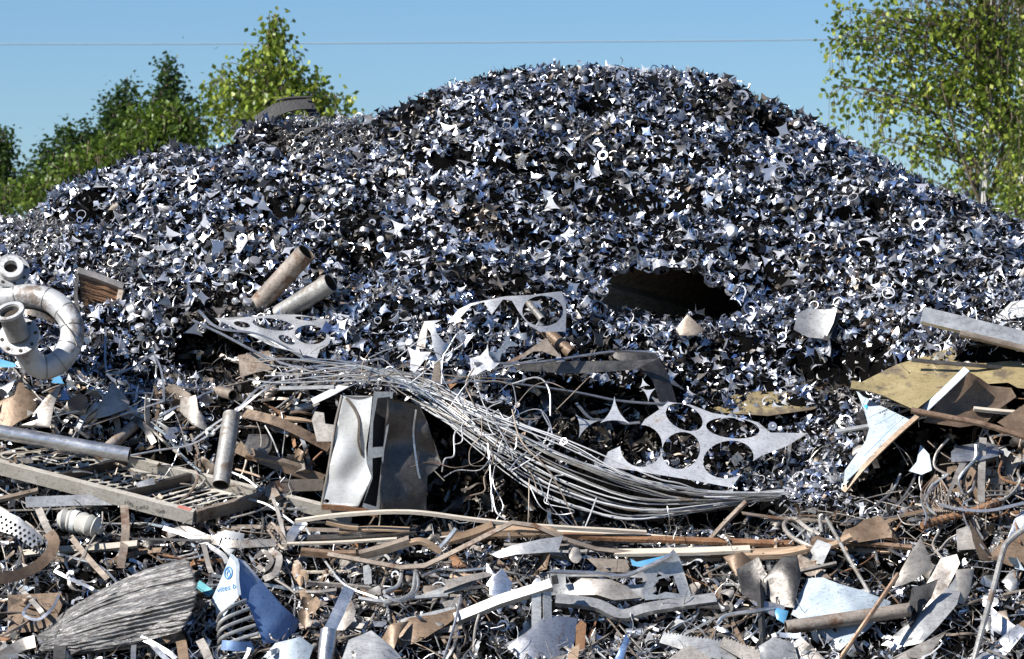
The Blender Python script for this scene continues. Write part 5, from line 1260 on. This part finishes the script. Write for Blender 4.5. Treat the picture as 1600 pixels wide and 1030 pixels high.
def hollowscatter(n):
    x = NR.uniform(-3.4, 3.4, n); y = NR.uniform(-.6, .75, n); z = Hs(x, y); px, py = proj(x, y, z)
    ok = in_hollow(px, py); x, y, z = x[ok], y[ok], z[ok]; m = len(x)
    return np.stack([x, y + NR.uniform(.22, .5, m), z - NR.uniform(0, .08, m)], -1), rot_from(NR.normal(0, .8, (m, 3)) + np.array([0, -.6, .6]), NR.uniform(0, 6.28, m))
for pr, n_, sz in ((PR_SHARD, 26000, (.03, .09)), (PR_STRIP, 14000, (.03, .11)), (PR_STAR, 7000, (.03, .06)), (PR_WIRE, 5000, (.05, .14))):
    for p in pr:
        pos, rot = hollowscatter(n_ // len(pr)); soup.put(p, pos, rot, NR.uniform(sz[0], sz[1], len(pos)), np.where(NR.random(len(pos)) < .75, 3, 4))  # darker pieces put the shade of the hollows into their colour
ho = soup.build('scrap_heap', ['gap_shade', 'offcut_mixed', 'swarf', 'offcut_oily_and_shade', 'offcut_tarnished'])
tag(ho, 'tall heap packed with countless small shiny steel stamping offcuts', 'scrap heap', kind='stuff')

lit = Soup()
fill(PR_SHARD, 15000, mixreg, (.014, .06), tilt=.8, lift=(-.02, .05), mi=0, sp=lit, skew=1.6)
fill(PR_STRIP, 12000, mixreg, (.025, .10), tilt=.7, lift=(-.02, .06), mi=0, sp=lit, skew=1.6)
fill(PR_WIRE, 6000, mixreg, (.03, .13), tilt=.6, lift=(.0, .08), mi=0, sp=lit)
fill(PR_CRES, 3500, mixreg, (.015, .045), tilt=.9, lift=(.0, .06), mi=1, sp=lit)
fill(PR_STAR, 4500, mixreg, (.018, .05), tilt=.8, lift=(.0, .05), mi=1, sp=lit)
fill(PR_COLL + PR_RING, 900, mixreg, (.015, .035), tilt=1.0, lift=(.0, .05), mi=1, sp=lit)
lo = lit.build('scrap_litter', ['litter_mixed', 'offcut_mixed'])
tag(lo, 'loose litter of tiny scrap bits filling gaps between the larger pieces', 'scrap litter', kind='stuff')

# ---- individual offcuts that show largest
PEND = []     # (object, base label, px, py)
def inst(name, me, cat, group, base, px, py, off, scale, tilt, nrm=None):
    py = max(py, float(np.interp(px, SIL_X, SIL_R)) + 9)
    p = P(px, py, off)
    if nrm is None:
        n = slope_normals(np.array([p.x]), np.array([p.y]))[0] + np.array([R.gauss(0, tilt) for _ in range(3)])
    else: n = np.array(nrm, float)
    rm = rot_from(n[None], np.array([R.uniform(0, 6.28)]))[0]
    o = bpy.data.objects.new(name, me); COL.objects.link(o)
    o.matrix_world = Matrix.Translation(p) @ Matrix([list(r) for r in rm]).to_4x4() @ Matrix.Scale(scale, 4)
    o['category'] = cat; o['group'] = group
    PEND.append((o, base, px, py))
    return o
protos = {}
TONES = [('bright', 'offcut_bright'), ('grey', 'offcut_grey'), ('dark', 'offcut_dark')]
for tn, tm in TONES:
    for n in (3, 4):
        for fl in ('flat', 'curled'):
            protos[tn, n, fl] = [newmesh('steel_offcut', *star_geo(n, rp.uniform(.25, .8), rs_(n), *((rp.uniform(-.08, .08), rp.uniform(-.08, .08)) if fl == 'flat' else (rp.choice([-1, 1]) * rp.uniform(.3, .6), rp.uniform(-.2, .2))), rp, th=.05), tm, sharp=.6) for _ in range(3)]
RINGS = {(tn, k): [newmesh('steel_ring', *ring_geo(rp.uniform(*((.4, .6) if k == 'thick' else (.78, .9))), rp.uniform(.12, .3), 22), tm) for _ in range(2)] for tn, tm in TONES for k in ('thick', 'thin')}
COLLS = {tn: [newmesh('steel_collar', *ring_geo(rp.uniform(.8, .92), rp.uniform(.8, 1.4), 20), tm) for _ in range(2)] for tn, tm in TONES}
CAPS = {tn: [newmesh('domed_plug', *cap_geo(rp.uniform(.5, 1.1), rp.uniform(.05, .4), 20), tm) for _ in range(2)] for tn, tm in TONES}
NUMW = {3: 'three pointed', 4: 'four pointed'}
def freespot(y0=100, y1=640):
    for _ in range(400):
        px = R.uniform(6, 1594) if R.random() < .8 else R.uniform(180, 430)
        top = np.interp(px, SIL_X, SIL_R); bot = min(np.interp(px, TOE_X, TOE_R) - 12, y1)
        py = top + 4 + (bot - top - 4) * R.random()
        if px < 430 and R.random() < .4: py = R.uniform(380, 560)
        if py > bot or in_mouth(px, py, 1.08) or in_hollow([px], [py])[0]: continue
        if any(a <= px <= c and b <= py <= d for a, b, c, d in BOXES[:0] + CLEAR): continue
        if inbox(px, py) and R.random() < .7: continue
        return px, py
    return px, py
for i in range(290):
    px, py = freespot()
    tn = R.choices(['bright', 'grey', 'dark'], [.6, .25, .15])[0]; n = R.choice([3, 3, 4]); fl = R.choice(['flat', 'curled', 'curled'])
    inst('steel_offcut', R.choice(protos[tn, n, fl]), 'offcut', 'pointed steel offcuts on the heap', f'{tn} {fl} {NUMW[n]} offcut', px, py, R.uniform(.03, .07), .048 + .04 * R.random() ** 1.6, .6)
RNOTE = [(973, 120, .045, 'bright', 'thick'), (1160, 147, .044, 'bright', 'thick'), (102, 387, .036, 'bright', 'thick'), (378, 373, .034, 'bright', 'thick'), (942, 243, .036, 'grey', 'thick'), (1433, 352, .038, 'bright', 'thick'), (1207, 666, .028, 'bright', 'thick'),
         (944, 591, .026, 'bright', 'thick'), (206, 325, .036, 'grey', 'thick'), (1434, 643, .030, 'bright', 'thick'), (1388, 458, .042, 'bright', 'thin'), (1418, 448, .03, 'bright', 'thin'), (1272, 477, .03, 'bright', 'thin')]
for px, py, r, tn, k in RNOTE:
    inst('steel_ring', R.choice(RINGS[tn, k]), 'ring', 'steel rings on the heap', f'{tn} {k} ring facing out', px, py, .09, r, 0, (R.uniform(-.3, .2), -.9, R.uniform(.1, .5)))
for i in range(55):
    px, py = freespot(); tn = R.choices(['bright', 'grey', 'dark'], [.5, .3, .2])[0]; k = R.choice(['thick', 'thin', 'thin'])
    inst('steel_ring', R.choice(RINGS[tn, k]), 'ring', 'steel rings on the heap', f'{tn} {k} ring', px, py, R.uniform(.03, .05), R.uniform(.026, .04), .9)
CNOTE = [(1140, 362, .055, 'bright'), (790, 110, .038, 'bright'), (815, 104, .03, 'grey'), (1062, 106, .036, 'bright'), (1565, 336, .036, 'bright'), (520, 300, .035, 'bright'), (652, 300, .034, 'bright'), (398, 408, .04, 'grey'), (870, 200, .036, 'bright'), (640, 535, .03, 'bright')]
for px, py, r, tn in CNOTE:
    inst('domed_plug', R.choice(CAPS[tn]), 'cap', 'domed steel caps on the heap', f'{tn} round domed cap', px, py, .07, r, .3)
for i in range(70):
    px, py = freespot(); tn = R.choices(['bright', 'grey', 'dark'], [.5, .3, .2])[0]
    inst('domed_plug', R.choice(CAPS[tn]), 'cap', 'domed steel caps on the heap', f'{tn} round domed cap', px, py, R.uniform(.03, .05), R.uniform(.022, .034), .8)
inst('steel_collar', COLLS['bright'][0], 'collar', 'short steel collars on the heap', 'bright short tube collar', 1220, 271, .09, .045, 0, (-.1, -1, .3))
for i in range(80):
    px, py = freespot(); tn = R.choices(['bright', 'grey', 'dark'], [.5, .3, .2])[0]
    inst('steel_collar', R.choice(COLLS[tn]), 'collar', 'short steel collars on the heap', f'{tn} short tube collar', px, py, R.uniform(.03, .05), R.uniform(.024, .038), .9)

# ---- scattered larger scrap in the lower zone
def mixspot():
    for _ in range(600):
        px, py = R.uniform(-5, 1605), R.uniform(560, 1028)
        t_ = np.interp(px, TOE_X, TOE_R)
        if 860 < px < 1330: t_ = max(t_, 790)
        if py < t_ - 5: continue
        if 480 < px < 1225 and 735 < py < 825: continue
        if in_hollow([px], [py])[0]: continue
        if inbox(px, py) and R.random() < .82: continue
        return px, py
    return px, py
SM = [('pale', 'pale_alloy', .24), ('tan', 'warm_alloy', .16), ('bright', 'steel', .17), ('white', 'bright_steel', .06), ('grey', 'galvanised', .13), ('brown', 'brown_sheet', .10), ('rusty', 'rust', .04), ('light blue', 'blue_white', .02), ('dark', 'dark_steel', .08)]
def pickm():
    k = R.choices(range(len(SM)), [s_[2] for s_ in SM])[0]; return SM[k][0], SM[k][1]
for i in range(330):
    px, py = mixspot(); tn, m = pickm(); L = R.uniform(22, 120) * (1 if R.random() < .8 else 1.5); a = R.gauss(0, .7) if R.random() < .65 else R.uniform(0, 6.28)
    c = R.uniform(-.9, .9) if R.random() < .5 else R.uniform(-.2, .2); pts = []; x, y = px - math.cos(a) * L / 2, py - math.sin(a) * L / 2
    for k in range(5):
        pts.append((x, y, R.uniform(.03, .11) + .05)); a += c * .5 + R.uniform(-.12, .12); x += math.cos(a) * L / 4; y += math.sin(a) * L / 4
    if max(q[1] for q in pts) > 1045 or min(q[1] for q in pts) < 565 or any(inbox(q[0], q[1]) for q in pts[1:4]): 
        if R.random() < .75: continue
    wd = R.choice([.006, .008, .012, .012, .018, .025, .04]); 
    o = band('metal_strip', None, 'metal strip', pts, wd, m, th=R.choice([.003, .004, .008]), twist=R.uniform(-1.6, 1.6) * (abs(c) > .2), twist0=R.uniform(-.8, .8), k=4, group='scattered metal strips in the lower pile')
    sz = 'narrow' if wd < .02 else 'wide'
    PEND.append((o, f'{sz} {tn} {"curled" if abs(c) > .3 else "straight"} strip', px, py))
for i in range(330):
    px, py = mixspot(); tn, m = pickm(); rr = R.uniform(7, 19) if R.random() < .82 else R.uniform(18, 32)
    k = R.randint(4, 7); an = sorted(R.uniform(0, 6.28) for _ in range(k)); asp = R.uniform(.35, .9); ro = R.uniform(-.8, .8)
    ol = []
    for t_ in an:
        q = rr * R.uniform(.65, 1.2); x, y = math.cos(t_) * q, math.sin(t_) * q * asp
        ol.append((px + x * math.cos(ro) - y * math.sin(ro), py + x * math.sin(ro) + y * math.cos(ro)))
    area = abs(sum(ol[q][0] * ol[(q + 1) % k][1] - ol[(q + 1) % k][0] * ol[q][1] for q in range(k))) / 2
    if area < 60 or max(q[1] for q in ol) > 1060: continue
    if any(inbox(*q) for q in ol) and R.random() < .6: continue
    bw = R.choice([0, .03, .05, .08]) * R.choice([-1, 1]) * min(1, rr / 20)
    o, c = sheet('sheet_scrap', None, 'sheet scrap', closed(ol, 3) if R.random() < .35 else ol, m, off=R.uniform(.05, .16), a=R.uniform(-.9, .7), b=R.uniform(-.1, 1.3), bow=bw, bdir=R.uniform(0, 3), dent=R.choice([.02, .04, .07]), dsc=14, group='scattered sheet scraps in the lower pile')
    PEND.append((o, f'{"small" if rr < 17 else "large"} {tn} {"flat" if abs(bw) < .02 else "bent"} sheet scrap', px, py))
for i in range(210):
    px, py = mixspot(); tn, m = pickm(); L = R.uniform(50, 170); a = R.gauss(0, .6) if R.random() < .7 else R.uniform(0, 6.28); c = R.uniform(-.7, .7); pts = []; x, y = px - math.cos(a) * L / 2, py - math.sin(a) * L / 2
    for k in range(5):
        pts.append((x, y, R.uniform(.08, .16))); a += c * .4 + R.uniform(-.3, .3); x += math.cos(a) * L / 4; y += math.sin(a) * L / 4
    if max(q[1] for q in pts) > 1050 or min(q[1] for q in pts) < 570: continue
    o = wire('bent_wire', None, 'wire', pts, R.choice([.003, .004, .006, .009]), m, k=4, n=6, group='stray wires in the lower pile')
    PEND.append((o, f'{tn} stray bent wire', px, py))
LM = [('pale wooden', 'pale_wood', 2), ('brown wooden', 'wood', 2), ('tan', 'warm_alloy', 3), ('pale', 'pale_alloy', 3), ('grey', 'galvanised', 3), ('dark', 'dark_steel', 2), ('bright', 'steel', 2)]
for i in range(90):
    px, py = (R.uniform(420, 1260), R.uniform(805, 905)) if R.random() < .5 else mixspot()
    if in_hollow([px], [py])[0]: continue
    tn, m, _ = R.choices(LM, [q[2] for q in LM])[0]; L = R.uniform(50, 190); sl_ = R.gauss(-.02, .13); wd = R.choice([.012, .018, .03, .045])
    pts = [(px + k * L, py + k * L * sl_ + R.uniform(-1.5, 1.5), R.uniform(.10, .16) + .0 * k) for k in (-.5, -.2, .15, .5)]
    Yc = depth(px, py) - R.uniform(.05, .16)
    o = band('thin_bar', None, 'bar', pts, wd, m, Ys=[Yc + R.uniform(-.03, .03) for _ in pts], th=R.choice([.006, .012, .02]), k=2, up=Vector((0, -R.uniform(.2, .9), 1)), twist0=R.uniform(-.3, .3), group='thin bars strewn over the lower pile')
    PEND.append((o, f'{tn} {"long" if L > 110 else "short"} thin bar', px, py))
for i in range(34):
    px, py = mixspot(); tn, m = pickm(); L = R.uniform(18, 55); a = R.gauss(0, .7)
    if inbox(px, py): continue
    r_ = R.uniform(.012, .03)
    o = pipe('pipe_piece', None, 'pipe piece', (px - math.cos(a) * L / 2, py - math.sin(a) * L / 2), (px + math.cos(a) * L / 2, py + math.sin(a) * L / 2), r_, m, offa=R.uniform(.05, .12), offb=R.uniform(.05, .12), wall=.004, n=14)
    o['group'] = 'short pipe pieces in the lower pile'
    PEND.append((o, f'{tn} {"thin" if r_ < .02 else "stout"} pipe piece', px, py))

# ================================================================== TREES AND CABLE
def tree(name, label, trunk_px, ybase_row, top_row, Y, blobs, leaf, size, bark, lean=0.0, droop=.25, nl=13, trunk_r=.09, group=None, seed=1, forks=()):
    rng = random.Random(seed)
    bx = Q(trunk_px, 515, Y).x; ztop = Q(trunk_px, top_row, Y).z
    root = thing(name, label, 'tree', Vector((bx, Y, -.08)), group)
    def tp(z):
        u = max(0., (z + .08) / (ztop + .08)); return Vector((bx + lean * u + .06 * math.sin(u * 7 + seed), Y + .05 * math.cos(u * 5 + seed), z))
    tg = [tube([tp(-.08 + (ztop + .08) * i / 14) for i in range(15)], [trunk_r * (1 - .93 * i / 14) for i in range(15)], 9)]
    for (fx, fz0, fx1, frow1, fr) in forks:
        a = tp(Q(0, fz0, Y).z); b = Q(fx1, frow1, Y + rng.uniform(-.5, .5)); m = a.lerp(b, .5) + Vector((0, 0, -.1))
        tg.append(tube(spline([a, m, b], 5), [fr * (1 - .75 * i / 10) for i in range(11)], 7))
    LV = []; 
    for (cx, cy, rx, ry, n) in blobs:
        c = Q(cx, cy, Y); sx = rx / F * (Y + 25); sz = ry / F * (Y + 25)
        for _ in range(n):
            d = Vector((rng.gauss(0, 1), rng.gauss(0, 1), rng.gauss(0, 1))).normalized() * (rng.random() ** .45)
            e = c + Vector((d.x * sx, d.y * min(sx, 1.0), d.z * sz))
            st = tp(min(max(e.z - rng.uniform(.1, .5) * (1 + sx), .3), ztop - .05))
            st = st.lerp(e, rng.uniform(.25, .55)) if (st - e).length > 1.2 else st
            mid = st.lerp(e, .55) + Vector((0, 0, .05 * (e - st).length))
            tw = spline([st, mid, e, e + Vector((d.x * .06, d.y * .06, -droop * rng.uniform(.4, 1.2)))], 4)
            if rng.random() < .6: tg.append(tube(tw, [.006 * (1 - .8 * i / (len(tw) - 1)) + .001 for i in range(len(tw))], 4))
            for q in range(nl):
                p = tw[rng.randint(len(tw) // 2, len(tw) - 1)] + Vector((rng.gauss(0, .08), rng.gauss(0, .08), rng.gauss(0, .09)))
                LV.append((p, size * rng.uniform(.6, 1.3), rng.uniform(0, 6.28), rng.uniform(-.9, .9), rng.uniform(-.6, .6)))
    V, Fs = join(*tg)
    nb = sum(len(g[1]) for g in tg[:1 + len(forks)])
    add('trunk', (V, Fs), [bark, 'bark'], parent=root, midx=[0] * len(tg[0][1]) + [1] * (nb - len(tg[0][1])) + [1] * (len(Fs) - nb))
    V = []; Fs = []
    for p, s_, a, b_, r_ in LV:
        ax = Vector((math.cos(a) * math.cos(b_), math.sin(a) * math.cos(b_), -abs(math.sin(b_)) - .35 * (droop > .15))).normalized(); sd = ax.cross(Vector((math.sin(r_), math.cos(r_ * 3), .8))).normalized(); nn = ax.cross(sd)
        o = len(V)
        V += [p, p + ax * s_ * .45 + sd * s_ * .36 + nn * s_ * .08, p + ax * s_, p + ax * s_ * .45 - sd * s_ * .36 + nn * s_ * .08]
        Fs += [(o, o + 1, o + 2), (o, o + 2, o + 3)]
    add('crown', (V, Fs), leaf, parent=root, smooth=False)
    return root
G = 'trees behind the heap'
tree('birch_tree', 'green birch with a pointed airy crown rising behind the arched guard', 425, 500, 22, 20, [(428, 45, 14, 30, 26), (425, 110, 50, 45, 95), (400, 165, 85, 40, 120), (490, 150, 45, 45, 60), (345, 140, 25, 45, 34), (515, 165, 30, 22, 16), (440, 200, 110, 40, 90), (420, 260, 110, 50, 60)], 'birch_leaf', .075, 'bark', seed=3, group=G, nl=10)
tree('dark_conifer', 'dark narrow tree with a ragged tip left of the pointed birch', 265, 500, 95, 24, [(264, 115, 8, 22, 30), (262, 150, 22, 22, 60), (270, 185, 40, 30, 110), (265, 230, 60, 40, 150)], 'dark_leaf', .06, 'bark', seed=5, group=G, droop=.08)
tree('dark_conifer', 'dark tree with a broken ragged outline above the middle of the left slope', 195, 500, 120, 25, [(198, 135, 6, 18, 14), (185, 170, 28, 26, 70), (190, 210, 45, 36, 120), (175, 255, 55, 40, 130)], 'dark_leaf', .065, 'bark', seed=6, group=G, droop=.08)
tree('dark_conifer', 'low dark tree with two small tips beyond the far left slope', 105, 500, 198, 25, [(100, 208, 8, 14, 12), (90, 245, 38, 26, 80), (75, 285, 60, 30, 110), (140, 225, 30, 26, 60), (130, 265, 50, 36, 110)], 'dark_leaf', .065, 'bark', seed=8, group=G, droop=.08)
tree('dark_conifer', 'dark tree cut off by the left edge of the picture', -12, 500, 190, 24, [(2, 225, 14, 26, 40), (-6, 260, 24, 40, 90), (0, 300, 26, 30, 80)], 'dark_leaf', .065, 'bark', seed=9, group=G, droop=.08)
tree('leafy_bush', 'bright green leafy bush growing between the birch and the dark trees', 240, 500, 150, 19, [(245, 180, 46, 26, 60), (225, 215, 60, 36, 90), (290, 195, 34, 34, 50), (260, 240, 70, 30, 80)], 'bush_leaf', .075, 'bark', seed=12, group=G)
tree('leafy_bush', 'green leafy bush showing low over the far left slope', 130, 500, 220, 19, [(140, 245, 46, 22, 46), (100, 272, 50, 20, 46), (40, 290, 50, 16, 40), (180, 260, 40, 24, 40)], 'bush_leaf', .07, 'bark', seed=13, group=G)
tree('birch_tree', 'large drooping birch with pale trunk filling the upper right corner', 1542, 500, -230, 17, [(1317, 62, 25, 7, 10), (1337, 40, 23, 9, 10), (1310, 18, 20, 7, 5), (1314, 140, 14, 6, 5), (1344, 150, 11, 13, 6), (1387, 30, 36, 19, 28), (1377, 90, 17, 25, 16), (1422, 80, 17, 32, 20), (1382, 160, 14, 19, 10), (1404, 215, 8, 14, 4), (1367, 225, 8, 8, 4), (1442, 140, 17, 32, 23), (1462, 40, 29, 25, 36), (1480, 120, 20, 32, 33), (1432, 230, 9, 22, 7), (1462, 220, 14, 22, 12), (1520, 40, 34, 37, 51), (1530, 130, 29, 37, 51), (1520, 220, 24, 28, 22), (1575, 70, 34, 44, 56), (1575, 170, 26, 37, 43), (1500, 275, 26, 16, 11), (1452, 285, 13, 11, 4), (1580, 250, 26, 25, 16), (1540, 290, 20, 16, 7), (1450, -60, 160, 60, 100), (1580, -80, 130, 90, 110)], 'birch_leaf', .07, 'birch_bark', seed=21, group=G, droop=.5, nl=12, trunk_r=.11,
     forks=((0, 330, 1470, 130, .02), (0, 300, 1400, 60, .03), (0, 340, 1580, 170, .03), (0, 120, 1420, -40, .04)))
tree('birch_tree', 'second birch with white trunk standing at the right edge behind the drooping one', 1610, 500, -150, 21, [(1600, 200, 50, 60, 50), (1595, 285, 40, 30, 26), (1560, 300, 40, 20, 14), (1620, 60, 80, 90, 90), (1640, -60, 80, 90, 80)], 'birch_leaf', .075, 'birch_bark', seed=22, group=G, droop=.3, trunk_r=.1, lean=-.2,
     forks=((0, 345, 1560, 240, .03),))
land('drooping birch', 1450, 150)
wire('power_cable', 'thin pale overhead cable crossing the sky behind the trees', 'cable', [(-2600, 40), (-800, 64), (0, 69), (800, 66), (1600, 57), (3400, 20)], .010, 'cable_grey', Ys=[34] * 6, k=8)

# ================================================================== LABELS FOR SCATTERED PIECES
for o in list(COL.objects):
    if o.parent is None and o.get('category') and not o.get('label') and not any(o is e[0] for e in PEND):
        if o.type == 'MESH':
            c = sum((Vector(b) for b in o.bound_box), Vector()) / 8 + o.location; x, y = proj(c.x, c.y, c.z)
            nm = {'tangle_wire': 'thin kinked wire', 'bundle_wire': 'trailing steel wire', 'metal_strip': 'short fallen strip', 'brown_flake': 'tan flake', 'bent_rod': 'slim bent rod'}.get(o.name.split('.')[0], o.name.split('.')[0].replace('_', ' '))
            PEND.append((o, nm, x, y))
ORDW = ['', 'second ', 'third ', 'fourth ', 'fifth ', 'sixth ', 'seventh ', 'eighth ', 'ninth ', 'tenth ', 'eleventh ', 'twelfth ', 'thirteenth ', 'fourteenth ', 'fifteenth ']
bins = {}
for o, base, px, py in PEND:
    best = min(LAND, key=lambda l: (l[1] - px) ** 2 + ((l[2] - py) * 1.3) ** 2)
    dx, dy = px - best[1], py - best[2]
    rel = ('left of' if dx < 0 else 'right of') if abs(dx) > abs(dy) else ('above' if dy < 0 else 'below')
    bins.setdefault((base, rel, best[0]), []).append((dx * dx + dy * dy, o))
for (base, rel, ph), l in bins.items():
    l.sort(key=lambda e: e[0])
    for k, (d, o) in enumerate(l):
        o['label'] = f'{base} {rel} the {ph}' if len(l) == 1 else f'{base} {rel} the {ph}, {ORDW[min(k, 14)]}nearest'
